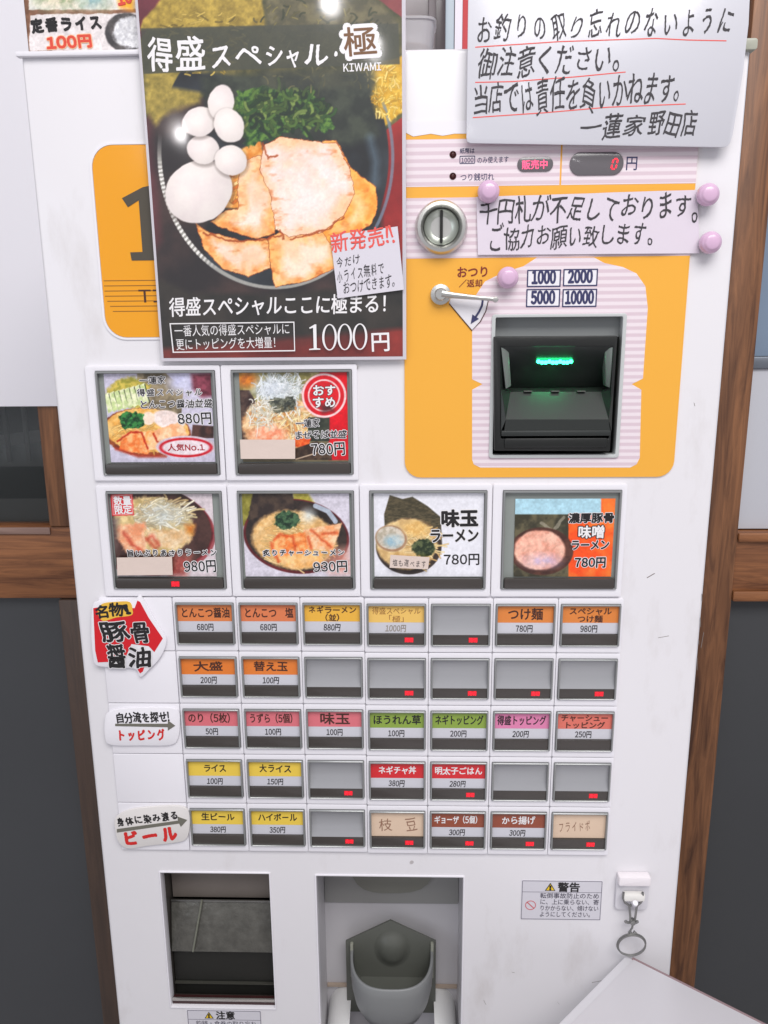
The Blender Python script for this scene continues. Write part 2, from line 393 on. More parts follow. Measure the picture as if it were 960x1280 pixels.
# ------------------------------------------------------------------ printed pictures, painted per vertex on a fine sheet
def vnoise(X, Y, s, seed):
    r = np.random.RandomState(seed); G = r.rand(64, 64)
    x = X/s+seed*7.13; y = Y/s+seed*3.7
    xi = np.floor(x).astype(int); yi = np.floor(y).astype(int); fx = x-xi; fy = y-yi
    fx = fx*fx*(3-2*fx); fy = fy*fy*(3-2*fy)
    g = lambda a, b: G[(yi+b) % 64, (xi+a) % 64]
    return (g(0,0)*(1-fx)+g(1,0)*fx)*(1-fy)+(g(0,1)*(1-fx)+g(1,1)*fx)*fy
def fbm(X, Y, s, seed, o=4):
    t = 0; a = 0.5; n = 0
    for i in range(o): t = t+a*vnoise(X, Y, s/2**i, seed+i*11); n += a; a *= 0.55
    return t/n
class Art:
    def __init__(s, x0, x1, z0, z1, view=V0, res=2.0, base=(255,255,255), d=0.0):
        s.nx = int((x1-x0)*res)+1; s.nz = int((z1-z0)*res)+1
        xs = np.linspace(x0, x1, s.nx); zs = np.linspace(z0, z1, s.nz)
        s.X, s.Z = np.meshgrid(xs, zs)
        D = np.stack([s.X-CAM[0], np.full_like(s.X, d-CAM[1]), s.Z-CAM[2]], -1) @ RM
        PX = CX+FPX*D[..., 0]/-D[..., 2]; PY = CY-FPX*D[..., 1]/-D[..., 2]
        s.x = (PX-view.ox)*view.k; s.y = (PY-view.oy)*view.k; s.k = view.k
        s.c = np.ones(s.X.shape+(3,))*np.array(base)/255.0
    def wob(s, amp, sc, seed):
        return s.x+amp*(fbm(s.x, s.y, sc, seed)-0.5)*2, s.y+amp*(fbm(s.x, s.y, sc, seed+50)-0.5)*2
    def poly(s, pts, soft=0.6, amp=0, sc=20, seed=1):
        X, Y = s.wob(amp, sc, seed) if amp else (s.x, s.y)
        ins = np.zeros(X.shape, bool); dmin = np.full(X.shape, 1e9); n = len(pts)
        for i in range(n):
            x1, y1 = pts[i]; x2, y2 = pts[(i+1) % n]
            cond = (y1 > Y) != (y2 > Y)
            with np.errstate(divide='ignore', invalid='ignore'):
                xx = (x2-x1)*(Y-y1)/((y2-y1) or 1e-9)+x1
            ins ^= cond & (X < xx)
            dx, dy = x2-x1, y2-y1; t = np.clip(((X-x1)*dx+(Y-y1)*dy)/(dx*dx+dy*dy+1e-9), 0, 1)
            dmin = np.minimum(dmin, np.hypot(X-x1-t*dx, Y-y1-t*dy))
        sd = np.where(ins, dmin, -dmin); soft = soft*s.k
        return np.clip(sd/soft*0.5+0.5, 0, 1)
    def ell(s, cx, cy, rx, ry, rot=0, soft=0.6, amp=0, sc=20, seed=1):
        X, Y = s.wob(amp, sc, seed) if amp else (s.x, s.y)
        a = math.radians(rot); u = (X-cx)*math.cos(a)+(Y-cy)*math.sin(a); v = -(X-cx)*math.sin(a)+(Y-cy)*math.cos(a)
        r = np.hypot(u/rx, v/ry); return np.clip((1-r)*min(rx, ry)/(soft*s.k)*0.5+0.5, 0, 1)
    def line(s, pts, wdt, soft=0.5, amp=0, sc=20, seed=1):
        X, Y = s.wob(amp, sc, seed) if amp else (s.x, s.y); dmin = np.full(X.shape, 1e9)
        for (x1, y1), (x2, y2) in zip(pts, pts[1:]):
            dx, dy = x2-x1, y2-y1; t = np.clip(((X-x1)*dx+(Y-y1)*dy)/(dx*dx+dy*dy+1e-9), 0, 1)
            dmin = np.minimum(dmin, np.hypot(X-x1-t*dx, Y-y1-t*dy))
        return np.clip((wdt/2-dmin)/(soft*s.k)*0.5+0.5, 0, 1)
    def fill(s, m, c, a=1.0):
        c = np.array(c)/255.0 if not isinstance(c, np.ndarray) else c
        m = (m*a)[..., None]; s.c = s.c*(1-m)+c*m
    def tex(s, m, c1, c2, sc=10, seed=1, o=4, lo=0.35, hi=0.65, sx=1, sy=1, rot=0, a=1.0):
        r = math.radians(rot); u = (s.x*math.cos(r)+s.y*math.sin(r))*sx; v = (-s.x*math.sin(r)+s.y*math.cos(r))*sy
        t = np.clip((fbm(u, v, sc, seed, o)-lo)/(hi-lo), 0, 1)[..., None]
        s.fill(m, np.array(c1)/255.0*(1-t)+np.array(c2)/255.0*t, a)
    def strands(s, m, c1, c2, sc=10, seed=1, k=22, a=1.0, sx=1, sy=1):
        f = fbm(s.x*sx, s.y*sy, sc, seed, 2); t = (0.5+0.5*np.sin(f*k*2))[..., None]
        s.fill(m, np.array(c1)/255.0*(1-t)+np.array(c2)/255.0*t, a)
    def shade(s, m, cx, cy, r, amt):
        """printed roundness of the photographed food"""
        d = np.clip(np.hypot(s.x-cx, s.y-cy)/r, 0, 1.5)
        s.c = s.c*(1-(m*amt*np.clip(d-0.3, 0, 1))[..., None])
    def strokes(s, cx, cy, rx, ry, n, ln, wd, cols, seed=1, ang=None, spread=3.14, curve=0.5, mask=None):
        """many short curved strokes: noodles, sprouts, leaves, sear marks"""
        rn = random.Random(seed)
        for _ in range(n):
            t = rn.random()*6.283; q = math.sqrt(rn.random()); x = cx+rx*q*math.cos(t); y = cy+ry*q*math.sin(t)
            a = (rn.random()-.5)*spread if ang is None else ang+(rn.random()-.5)*spread; cv = rn.gauss(0, curve); pts = [(x, y)]
            L_ = ln*(.5+rn.random())
            for _k in range(4): x += math.cos(a)*L_/4; y += math.sin(a)*L_/4; a += cv/3; pts.append((x, y))
            x0 = min(p_[0] for p_ in pts)-wd*2; x1 = max(p_[0] for p_ in pts)+wd*2; y0 = min(p_[1] for p_ in pts)-wd*2; y1 = max(p_[1] for p_ in pts)+wd*2
            jj = np.where(((s.x > x0) & (s.x < x1) & (s.y > y0) & (s.y < y1)).ravel())[0]
            if len(jj) == 0: continue
            X = s.x.ravel()[jj]; Y = s.y.ravel()[jj]; dm = np.full(X.shape, 1e9)
            for (a0, b0), (a1, b1) in zip(pts, pts[1:]):
                dx, dy = a1-a0, b1-b0; tt_ = np.clip(((X-a0)*dx+(Y-b0)*dy)/(dx*dx+dy*dy+1e-9), 0, 1); dm = np.minimum(dm, np.hypot(X-a0-tt_*dx, Y-b0-tt_*dy))
            c0 = np.array(cols[rn.randrange(len(cols))])/255.0*(0.92+.16*rn.random())
            for w_, cc, al_ in ((wd*1.5, c0*.55, .45), (wd, c0, .95)):
                mk = np.clip((w_/2-dm)/(0.5*s.k)*.5+.5, 0, 1)*al_
                if mask is not None: mk = mk*mask.ravel()[jj]
                fl_c = s.c.reshape(-1, 3); fl_c[jj] = fl_c[jj]*(1-mk[:, None])+cc*mk[:, None]; s.c = fl_c.reshape(s.c.shape)
    def finish(s, seed=5, amt=.2, con=1.14, sat=1.12):
        g = fbm(s.x/s.k, s.y/s.k, 2.6, seed, 3)-.5; g2 = fbm(s.x/s.k, s.y/s.k, 9, seed+3, 3)-.5
        lum = s.c.mean(-1, keepdims=True); s.c = lum+(s.c-lum)*sat; s.c = (s.c-.45)*con+.45
        s.c = s.c*(1+((amt*g+amt*.7*g2)*(1-.8*getattr(s, 'keep', 0)))[..., None])
    def build(s, name, m, parent, y, bend=None, org=None):
        s.finish(amt=getattr(s, 'amt', .2), con=getattr(s, 'con', 1.16))
        nx, nz = s.nx, s.nz
        Y = np.full(s.X.shape, y) if bend is None else y+bend(s.X, s.Z)
        org = org or (s.X[0, 0], y, s.Z[0, 0])
        co_ = np.stack([(s.X-org[0])/1000, (Y-org[1])/1000, (s.Z-org[2])/1000], -1).reshape(-1, 3).astype(np.float32)
        i = (np.arange(nz-1)[:, None]*nx+np.arange(nx-1)[None]).ravel()
        F = np.stack([i, i+1, i+1+nx, i+nx], -1).ravel().astype(np.int32)
        me = bpy.data.meshes.new(name); me.vertices.add(nx*nz); me.vertices.foreach_set('co', co_.ravel())
        nf = len(F)//4; me.loops.add(nf*4); me.loops.foreach_set('vertex_index', F)
        me.polygons.add(nf); me.polygons.foreach_set('loop_start', np.arange(0, nf*4, 4, dtype=np.int32)); me.polygons.foreach_set('loop_total', np.full(nf, 4, dtype=np.int32))
        me.update(); me.validate()
        c = np.clip(s.c, 0, 1); c = np.where(c <= 0.04045, c/12.92, ((c+0.055)/1.055)**2.4).reshape(-1, 3)
        at_ = me.color_attributes.new('print', 'FLOAT_COLOR', 'POINT')
        at_.data.foreach_set('color', np.concatenate([c, np.ones((len(c), 1))], 1).astype(np.float32).ravel())
        me.materials.append(m); me.shade_smooth()
        o = bpy.data.objects.new(name, me); C.objects.link(o); place(o, parent, org); return o

# ================================================================== SETTING
fl = MB().box(-2500, 3000, -3500, 1200, -ZB-20, -ZB).build('floor', mat('grey_floor', (178, 174, 172), 0.6, vary=0.1), None, (0, 0, -ZB)); fl['kind'] = 'structure'

# wooden partition behind the machine, at YW
YW = 350.0
wall = thing('wooden_partition', 'brown wooden partition behind the machine with glass panes, pale board and dark lower panels', 'partition', (160, YW, -ZB))
PANEL = mat('dark_grey_panel', (72, 74, 77), 0.5, vary=0.16, scale=2.5)
GLASSD = mat('dark_window_glass', (70, 74, 74), 0.08, vary=0.1, scale=5, alpha=0.3)
GLASSB = mat('pale_blue_glass', (128, 146, 168), 0.15, coat=0.4, vary=0.3, scale=5)
GLASSG = mat('grey_brown_glass', (118, 108, 112), 0.15, coat=0.3, vary=0.08, scale=6)
BOARD = mat('pale_board', (200, 202, 210), 0.5, vary=0.03, scale=4)
FRAME_L = [(-1500, -258), ]
MB().box(-1500, -256, YW+20, YW+24, -26.8, 1100).build('window_pane', GLASSD, wall, (-900, YW+20, 0))
MB().box(-1500, -190, YW, YW+30, -120, -27).build('rail', WOODH, wall, (-900, YW, -70), bevel=2)
MB().box(-1500, -256, YW-3, YW-0.5, -36, -27.5).build('glazing_bead', mat_wood('pale_worn_wood', (120, 92, 84), (164, 136, 124), 'X'), wall, (-900, YW, -30), bevel=1)
MB().box(-1500, -200, YW+14, YW+20, -ZB, -120).build('lower_panel', PANEL, wall, (-900, YW, -600))
MB().box(-256, -190, YW-4, YW+34, -26.5, 1100).build('post', WOODV, wall, (-220, YW, 0), bevel=3)
MB().box(-256, -190, YW-2, YW+34, -ZB, -121).build('post', mat_wood('dark_brown_wood', (66, 54, 48), (92, 72, 60), 'Z'), wall, (-220, YW, -600), bevel=3)  # lower stretch of the post in a darker brown
MB().box(541, 577, YW-4, YW+34, -ZB, 1100).build('post', WOODV, wall, (555, YW, 0), bevel=2)
MB().box(577.5, 1500, YW+16, YW+20, 172, 1100).build('window_pane', GLASSB, wall, (900, YW, 300))
MB().box(577.5, 1500, YW+6, YW+20, 158, 171.5).build('glazing_bead', mat('grey_aluminium', (118, 124, 134), 0.4, metal=0.5), wall, (900, YW, 160), bevel=1)
MB().box(577.5, 1500, YW+10, YW+20, -33, 157.5).build('pale_board', BOARD, wall, (900, YW, 60))
MB().box(577.5, 1500, YW, YW+30, -121, -35).build('rail', WOODH, wall, (900, YW, -80), bevel=2)
MB().box(577.5, 1500, YW-6, YW-0.5, -121, -108).build('rail_trim', WOODH, wall, (900, YW, -115), bevel=2)
MB().box(577.5, 1500, YW-6, YW-0.5, -46, -35).build('rail_trim', WOODH, wall, (900, YW, -40), bevel=2)
MB().box(577.5, 1500, YW+14, YW+20, -ZB, -121).build('lower_panel', PANEL, wall, (900, YW, -600))
MB().box(-190, 541, YW+16, YW+20, 120, 1100).build('window_pane', GLASSG, wall, (180, YW, 400))
MB().box(-190, 541, YW+10, YW+20, -ZB, 118).build('lower_panel', PANEL, wall, (180, YW, -300))
MB().box(205, 213, YW+6, YW+15.5, 120, 1100).build('mullion', mat('grey_window_bar', (140, 132, 134), 0.5), wall, (209, YW, 300), bevel=1)
MB().box(-175, 60, YW+6, YW+15.5, 120, 1100).build('mullion', mat('brown_window_bar', (88, 60, 58), 0.5), wall, (0, YW, 300), bevel=1)

rm = thing('pane_reflection', 'grey shapes added behind the window pane left of the machine to stand in for its reflection', 'reflection stand-in', (-500, YW+250, -ZB))  # made-up shapes behind the glass, standing in for a reflection in the pane
MB().prism([(-900, -20), (-300, 60), (-200, 110), (-200, -900), (-900, -900)], YW+150, YW+420).build('reflection_slab', mat('reflection_grey', (112, 112, 110), .5, vary=.1), rm, (-500, YW+250, -100))
MB().box(-1200, -150, YW+150, YW+152, -24, 22).build('reflection_band', mat('reflection_dark_grey', (60, 62, 64), .5), rm, (-500, YW+250, 0))
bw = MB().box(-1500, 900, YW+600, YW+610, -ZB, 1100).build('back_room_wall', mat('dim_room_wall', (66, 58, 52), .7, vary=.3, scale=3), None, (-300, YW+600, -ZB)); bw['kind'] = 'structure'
for xx, c_ in ((-395, (96, 92, 88)), (-372, (74, 66, 62)), (-345, (104, 100, 96))):
    MB().box(xx, xx+5, YW+140, YW+146, 30, 600).build('upright', mat('reflection_bar_%d' % c_[0], c_, .5), rm, (xx, YW+140, 30))  # bars of the same reflection stand-in
sh = MB()
sh.box(-1200, -150, YW-8, YW-6.4, 121, 900)
ps = sh.build('paper_sheet', mat('left_paper', (234, 232, 238), 0.55, vary=0.03, scale=3, bump=0.06, bscale=8), None, (-500, YW-8, 121))
props(ps, 'large blank white sheet hanging on the partition left of the machine', 'paper sheet')

bn = thing('vertical_banner', 'narrow upright white and red banner behind the machine top, left of the grey notice', 'banner', (238, YW-40, 120))
MB().box(221, 230, YW-40, YW-34, 120, 1000).build('pole', mat('pale_blue_grey_pole', (178, 190, 200), 0.4), bn, (225, YW-40, 300), bevel=1.5)
MB().box(230.5, 238, YW-41, YW-38, 120, 1000).build('cloth', mat('white_banner', (232, 226, 236), 0.7), bn, (235, YW-41, 300))
MB().box(238.3, 246, YW-41, YW-38, 120, 1000).build('red_border', mat('red_banner', (196, 70, 74), 0.7), bn, (242, YW-41, 300))
MB().box(246.3, 262, YW-41, YW-38, 120, 1000).build('cloth', MATS['white_banner'], bn, (250, YW-41, 300))

# ================================================================== MACHINE
X0, X1, ZT, DEP = -79.5, 409.0, 390.0, 300.0
mach = thing('ticket_vending_machine', 'white meal ticket vending machine with orange price panel and rows of menu buttons', 'vending machine', (165, DEP/2, -ZB))

# front door: a sheet with three real openings
OPN = [(-30.0, 63.5, -381.0, -243.0), (103.0, 229.0, -470.0, -244.0), (242.5, 336.8, 114.5, 217.0)]
def door():
    xs = sorted({X0, X1, *[o[0] for o in OPN], *[o[1] for o in OPN]}); zs = sorted({-1200.0, ZT, *[o[2] for o in OPN], *[o[3] for o in OPN]})
    bm = bmesh.new(); V = {}
    def gv(i, j, y):
        k = (i, j, y)
        if k not in V: V[k] = bm.verts.new((xs[i], y, zs[j]))
        return V[k]
    solid = lambda i, j: 0 <= i < len(xs)-1 and 0 <= j < len(zs)-1 and not any(o[0] <= (xs[i]+xs[i+1])/2 <= o[1] and o[2] <= (zs[j]+zs[j+1])/2 <= o[3] for o in OPN)
    for i in range(len(xs)-1):
        for j in range(len(zs)-1):
            if not solid(i, j): continue
            bm.faces.new([gv(i,j,0), gv(i+1,j,0), gv(i+1,j+1,0), gv(i,j+1,0)])
            bm.faces.new([gv(i,j+1,9), gv(i+1,j+1,9), gv(i+1,j,9), gv(i,j,9)])
            for di, dj, a, b in ((-1,0,(i,j),(i,j+1)), (1,0,(i+1,j+1),(i+1,j)), (0,-1,(i+1,j),(i,j)), (0,1,(i,j+1),(i+1,j+1))):
                if not solid(i+di, j+dj): bm.faces.new([gv(*a,0), gv(*b,0), gv(*b,9), gv(*a,9)])
    m = MB(); m.bm.free(); m.bm = bm
    bmesh.ops.recalc_face_normals(bm, faces=bm.faces)
    es = [e for e in bm.edges if len(e.link_faces) == 2 and e.calc_face_angle(0) > 0.5 and all(v.co.y < 1 for v in e.verts)]
    outer = [e for e in es if all(abs(v.co.x-X0) < .1 for v in e.verts) or all(abs(v.co.x-X1) < .1 for v in e.verts) or all(abs(v.co.z-ZT) < .1 for v in e.verts)]
    bmesh.ops.bevel(bm, geom=outer, offset=3.2, segments=4, profile=0.5, affect='EDGES')
    return m.build('front_door', STEEL, mach, (165, 0, -400))
door()
# cabinet: side, top and back plates, so that the recesses stay open inside
cb = MB()
cb.box(X0-1.5, X0+1.5, 10.2, DEP, -1240, ZT-1.5); cb.box(X1-1.5, X1+1.5, 10.2, DEP, -1240, ZT-1.5)
cb.box(X0+1.6, X1-1.6, 10.2, DEP, ZT-4, ZT-1.0); cb.box(X0+1.6, X1-1.6, DEP-3, DEP, -1240, ZT-4.2)
cb.box(X0+1.6, X1-1.6, 10.2, DEP-3.1, -1240, -1230)
cbo = cb.build('cabinet', mat('cabinet_paint', (222, 220, 226), 0.4, vary=0.02), mach, (165, DEP/2, -400)); cbo['kind'] = 'structure'
del cbo['kind']
MB().box(X0+6, X1-6, 2, 40, -1249, -1201).build('plinth', DARK2, mach, (165, 20, -1220), bevel=2)
# gasket line and hinge cap
MB().ring(rrect(X0+4, X1-4, -1196, ZT-5, 2, 2), rrect(X0+9, X1-9, -1190, ZT-10, 2, 2), 9.1, 10.1).build('door_gasket', SEAM, mach, (165, 9, -400))
hc = MB(); hc.prism(rrect(401, 411.5, 384.5, 391.5, 1.8), -4, 14); hc.box(396, 402, -2.5, 4, 378, 389)
hc.build('hinge_cap', mat('greenish_grey_cap', (172, 174, 160), 0.4, vary=0.1), mach, (405, 0, 388), bevel=0.7)
MB().box(X0-2, 181, -3.5, 2, ZT-1.5, ZT+1.8).build('top_ledge', WHITE, mach, (50, 0, ZT), bevel=0.9)

# ---- amber logo window on the left (half covered by the poster)
MB().prism(rrect(-36.6, 120, 203.5, 333.0, 15, 8), -0.6, 0.5).build('orange_logo_panel', AMBER, mach, (40, 0, 260))
MB().ring(rrect(-38.4, 121.8, 201.7, 334.8, 16.5, 8), rrect(-36.9, 120.3, 203.2, 333.3, 15.2, 8), -0.8, 0.4).build('logo_panel_edge', WHITE, mach, (40, 0, 260))
ln = MB()
for k in range(7): ln.box(-36.0+(0.6 if k < 4 else 2.0+(k-4)*1.7), 3, -0.75, -0.62, 243.2-k*3.55-0.35, 243.2-k*3.55+0.2)
lo = ln.build('printed_lines', mat('amber_line', (150, 100, 30), 0.5), mach, (-15, 0, 232))
DIG = mat('charcoal_print', (78, 72, 62), 0.5)
nm = MB(); nm.prism([(-17.5, 298.5), (-13.8, 292.5), (-5.8, 297), (-5.8, 262.5), (-14.6, 262.3), (-14.0, 256.8), (14, 256.8), (14, 262.3), (3, 262.3), (3, 306.5), (-2.4, 305.5)], -0.9, -0.65)
nm.build('large_digit', DIG, mach, (0, 0, 280))
write('TICKET', mach, -11.8, 226.8, 48, 226.8, 11.5, INKB, y=-0.6, off=0.01)

# ---- orange price and payment panel
YP = -1.2
outl = [(179.7, 99.1+12)]
def arc(cx, cz, r, a0, a1, n=6): return [(cx+r*math.cos(math.radians(a0+(a1-a0)*k/n)), cz+r*math.sin(math.radians(a0+(a1-a0)*k/n))) for k in range(n+1)]
p = [(179.7, 340.5)] + arc(191.7, 111.3, 12, 180, 270) + arc(366.5, 111.3, 12, 270, 360) + [(378.8, 330)]
HOLE = rrect(242.5, 336.8, 114.5, 217.0, 0.5, 2)
MB().sheet_with_hole(p, HOLE, YP, 0).build('payment_panel', ORANGE, mach, (279, 0, 220))
# top: white-pink wavy brand strip
y1 = YP-0.15
MB().prism([(179.5, 338.6), (179.5, 345), (379, 345), (379, 333), (230, 333), (229, 336.6), (214, 336.8), (206, 335.6), (198, 337), (186, 335.4)], YP-0.3, YP+0.3).build('white_strip', WHITE, mach, (279, 0, 340))
MB().box(179.7, 286.2, y1, YP+0.05, 303.2, 333.5).build('striped_area', STRIPE, mach, (279, 0, 0))
MB().box(287.4, 378.8, y1, YP+0.05, 303.2, 333.5).build('striped_area', STRIPE, mach, (279, 0, 0))
MB().box(179.7, 378.8, y1, YP+0.05, 256.0, 296.0).build('striped_area', STRIPE, mach, (279, 0, 0))
VB = View(500, 370, 2.087)
lobe = V0.poly([(671, 322), (654, 333), (628, 341), (606, 352), (594, 370), (590, 395), (590, 474), (603, 480), (590, 487), (590, 574), (592, 580), (600, 584), (787, 584), (795, 580), (799, 572), (801, 487), (789, 480), (803, 473), (809, 385), (806, 358), (795, 342), (778, 334), (755, 329), (742, 322)])
MB().sheet_with_hole(lobe, HOLE, y1, YP+0.05).build('striped_area', STRIPE, mach, (279, 0, 0))

# coin slot
k = MB(); k.lathe(205.4, 276.3, [(0, -2), (11.6, -2.4), (12.6, -6.5), (14.4, -8.6), (16.6, -8.3), (18.0, -5.5), (18.4, -1), (18.4, 0)], 56)
cs = k.build('coin_slot', CHROME, mach, (205.4, 0, 276.3), angle=50)
k = MB(); k.lathe(205.4, 276.3, [(0, -1.2), (6, -1.6), (11.2, -4.4), (11.9, -6.0)], 48); k.build('dish', mat('dish_steel', (206, 212, 202), 0.36, metal=0.85, vary=.08, scale=40), cs, (205.4, -2, 276.3), angle=60)
MB().prism(rrect(204.5, 206.5, 266.0, 287.5, 0.9, 3), -4.6, -1).build('slit', mat('slot_black', (12, 12, 12), 0.6), cs, (205.4, -3, 276.3))
# return lever and its arc mark
V5 = View(500, 150, 4.74)
MB().prism([V5.p(290, 1085), V5.p(425, 1245), V5.p(470, 1195), V5.p(505, 1130), V5.p(522, 1060), V5.p(300, 1050)], y1-0.1, YP).build('lever_sector_print', PAPER, mach, (220, 0, 220))
k = MB(); pts = [V5.p(x, y) for x, y in ((490, 1062), (484, 1100), (468, 1135), (446, 1168))]
k.tube([(a, y1-0.3, b) for a, b in pts], 0.75, 6); k.prism([V5.p(418, 1208), V5.p(428, 1152), V5.p(466, 1178)], y1-0.5, y1-0.1)
k.build('arrow_mark', INKN, mach, (230, 0, 215))
sb = MB(); pts = [V5.p(x, y) for x, y in ((290, 1088), (425, 1247), (475, 1195), (508, 1132), (524, 1062))]
sb.tube([(a, y1-0.25, b) for a, b in pts], 0.35, 5).build('sector_line', INKB, mach, (230, 0, 215))
k = MB(); k.lathe(205.3, 231.3, [(0, -9), (3.6, -9), (4.4, -8.2), (4.5, -5), (7.0, -4.5), (7.3, -3.6), (7.3, 0)], 32)
lv = k.build('return_lever', CHROME, mach, (205.3, 0, 231.3))
MB().tube([(206, -7.6, 231.6), (215, -8, 230.4), (232, -8.5, 228.6), (243, -8.5, 227.6)], [2.6, 2.1, 1.5, 1.5], 10).build('handle', CHROME, lv, (225, -7, 230))
MB().lathe(243.5, 227.4, [(0, -10.6), (1.8, -10.2), (2.2, -8.5), (1.8, -6.8), (0, -6.4)], 16).build('tip', CHROME, lv, (243.5, -8, 227))
V5.write('おつり', mach, (335, 935), (530, 930), 68, INKR if False else mat('maroon_ink', (128, 34, 30), 0.5), y=y1, off=0.02)
V5.write('／返却', mach, (348, 992), (490, 990), 48, MATS['maroon_ink'], y=y1, off=0.012)
V5.write('紙幣は', mach, (354, 200), (442, 198), 34, INKN, y=y1, off=0.01)
V5.write('1000', mach, (362, 256), (436, 254), 36, INKN, y=y1, off=0.015)
a, b = V5.p(352, 262), V5.p(444, 214)
MB().ring(rrect(a[0], b[0], a[1], b[1], 0.4, 1), rrect(a[0]+.45, b[0]-.45, a[1]+.45, b[1]-.45, 0.3, 1), y1-.25, y1-.05).build('number_box', INKN, mach, (220, 0, 318))
V5.write('のみ使えます', mach, (456, 258), (645, 252), 40, INKN, y=y1, off=0.005)
V5.write('つり銭切れ', mach, (356, 362), (558, 358), 46, INKN, y=y1, off=0.005)
for (x, z) in ((213.1, 323.6), (213.2, 309.8)):
    MB().lathe(x, z, [(0, y1-1.2), (1.0, y1-1.0), (1.6, y1-0.1), (2.1, y1-0.6), (2.4, y1-0.1), (2.4, y1+.1)], 20).build('indicator_lamp', mat('dark_red_lens', (70, 36, 36), 0.2), mach, (x, 0, z))
# displays
def display(cx, cz, rx, rz, name):
    n = rrect(cx-rx, cx+rx, cz-rz, cz+rz, rz*0.98, 8)
    o = MB().prism(n, y1-1.0, y1+.1).build(name, mat('smoked_display', (104, 100, 104), 0.15, coat=0.6, vary=0.1), mach, (cx, 0, cz), bevel=0.6)
    return o
d1 = display(269.2, 316.6, 12.2, 4.7, 'status_display')
V0.write('販売中', d1, (652, 212), (685, 211), 12, mat('pink_led_text', (200, 60, 90), 0.4, emit=(255, 96, 140), es=1.1), y=y1-1.1, off=0.02)
d2 = display(310.8, 316.4, 18.3, 7.4, 'price_display')
sg = MB()
def seg7(m, cx, cz, w_, h_, t, on='abcdef'):
    S = 0.22
    seg = {'a': ((-w_/2, h_/2), (w_/2, h_/2)), 'd': ((-w_/2, -h_/2), (w_/2, -h_/2)), 'g': ((-w_/2, 0), (w_/2, 0)), 'f': ((-w_/2, 0), (-w_/2, h_/2)), 'b': ((w_/2, 0), (w_/2, h_/2)), 'e': ((-w_/2, -h_/2), (-w_/2, 0)), 'c': ((w_/2, -h_/2), (w_/2, 0))}
    for q in on:
        (a, b), (c, d) = seg[q]; a += b*S; c += d*S
        u = Vector((c-a, d-b)).normalized(); a += u.x*t*.6; b += u.y*t*.6; c -= u.x*t*.6; d -= u.y*t*.6; nn = Vector((-u.y, u.x))*t/2
        m.prism([(cx+a-nn.x, cz+b-nn.y), (cx+c-nn.x, cz+d-nn.y), (cx+c+nn.x, cz+d+nn.y), (cx+a+nn.x, cz+b+nn.y)], y1-1.35, y1-1.05)
seg7(sg, 322.8, 316.0, 3.0, 6.4, 0.95)
sg.build('red_zero', REDTXT, d2, (322, 0, 316))
V0.write('円', mach, (781, 213), (797, 213), 19, INKN, y=y1, off=0.01)
# denomination boxes
for i, (t, bx) in enumerate((('1000', (658, 337, 701, 359)), ('2000', (703, 336, 747, 358)), ('5000', (657, 361, 700, 384)), ('10000', (702, 361, 746, 384)))):
    a = at2(bx[0], bx[3]); b = at2(bx[2], bx[1])
    MB().box(a[0], b[0], y1-.12, y1-.04, a[1], b[1]).build('denomination_plate', WHITE, mach, (a[0], 0, a[1]))
    MB().ring(rrect(a[0], b[0], a[1], b[1], 0.2, 1), rrect(a[0]+.85, b[0]-.85, a[1]+.85, b[1]-.85, 0.15, 1), y1-.3, y1-.02).build('number_box', INKN, mach, (a[0], 0, a[1]))
    pad = 3.4 if len(t) == 4 else 2.0
    write(t, mach, a[0]+pad, a[1]+1.2, b[0]-pad, a[1]+1.4, 11.2, INKN, y=y1-.12, off=0.055)

# ---- bill acceptor: recess, light frame, black sloped mouth
fr = MB().ring(rrect(242.0, 337.3, 114.0, 217.4, 2, 3), rrect(244.6, 334.6, 116.4, 215.2, 1, 3), -2.8, 6)
ba = fr.build('bill_acceptor_frame', mat('light_grey_frame', (196, 200, 200), 0.35, coat=0.2), mach, (290, 0, 166), bevel=0.5)
MB().box(243, 336.5, 8, 10.6, 201, 216.8).build('frame_back', mat('grey_frame_back', (152, 156, 156), 0.4), mach, (290, 9, 166))
def fac(name, quads, m, parent, org=(290, 0, 160), **kw):
    """facets given as (zoom x, zoom y, depth)"""
    b = MB()
    for q in quads: b.face([(lambda P: (P[0], d, P[1]))(VB.p(x, y, d)) for x, y, d in q])
    return b.build(name, m, parent, org, recalc=False, smooth=False, **kw)
# housing block with a hollow: perimeter frame built from a ring
O_ = [VB.p(246, 404, -7), VB.p(548, 405, -7), VB.p(568, 104, -7), VB.p(245, 106, -7)]
I_ = [VB.p(264, 372, -7), VB.p(545, 372, -7), VB.p(556, 131, -7), VB.p(262, 132, -7)]
hb = MB().ring(O_, I_, -7, 7.9).build('acceptor_housing', DARK, mach, (290, 0, 160), bevel=0.8)
a = VB.p(262, 130, 34); b = VB.p(556, 375, 34)
MB().box(243, 336, 36, 38, 114, 217).box(243, 244.5, 8, 36, 114, 200.9).box(334.5, 336, 8, 36, 114, 200.9).box(244.6, 334.4, 8, 36, 198.5, 200.9).box(244.6, 334.4, 8, 36, 114, 116).build('mouth_back', DARK, hb, (290, 34, 160))
fac('upper_slope', [[(262,132,-6.6),(282,240,20),(534,236,20),(556,131,-6.6)]], mat('mouth_slope_dark', (28, 34, 32), 0.3, coat=.4, vary=0.08), hb)
fac('side_cheek', [[(262,132,-6.6),(263,243,-6.6),(284,243,20),(282,240,20)]], DARK2, hb)
fac('side_cheek', [[(556,131,-6.6),(534,236,20),(536,242,20),(556,240,-6.6)]], DARK2, hb)
EDGE = mat('cheek_edge_grey', (112, 118, 115), 0.3, coat=0.3)
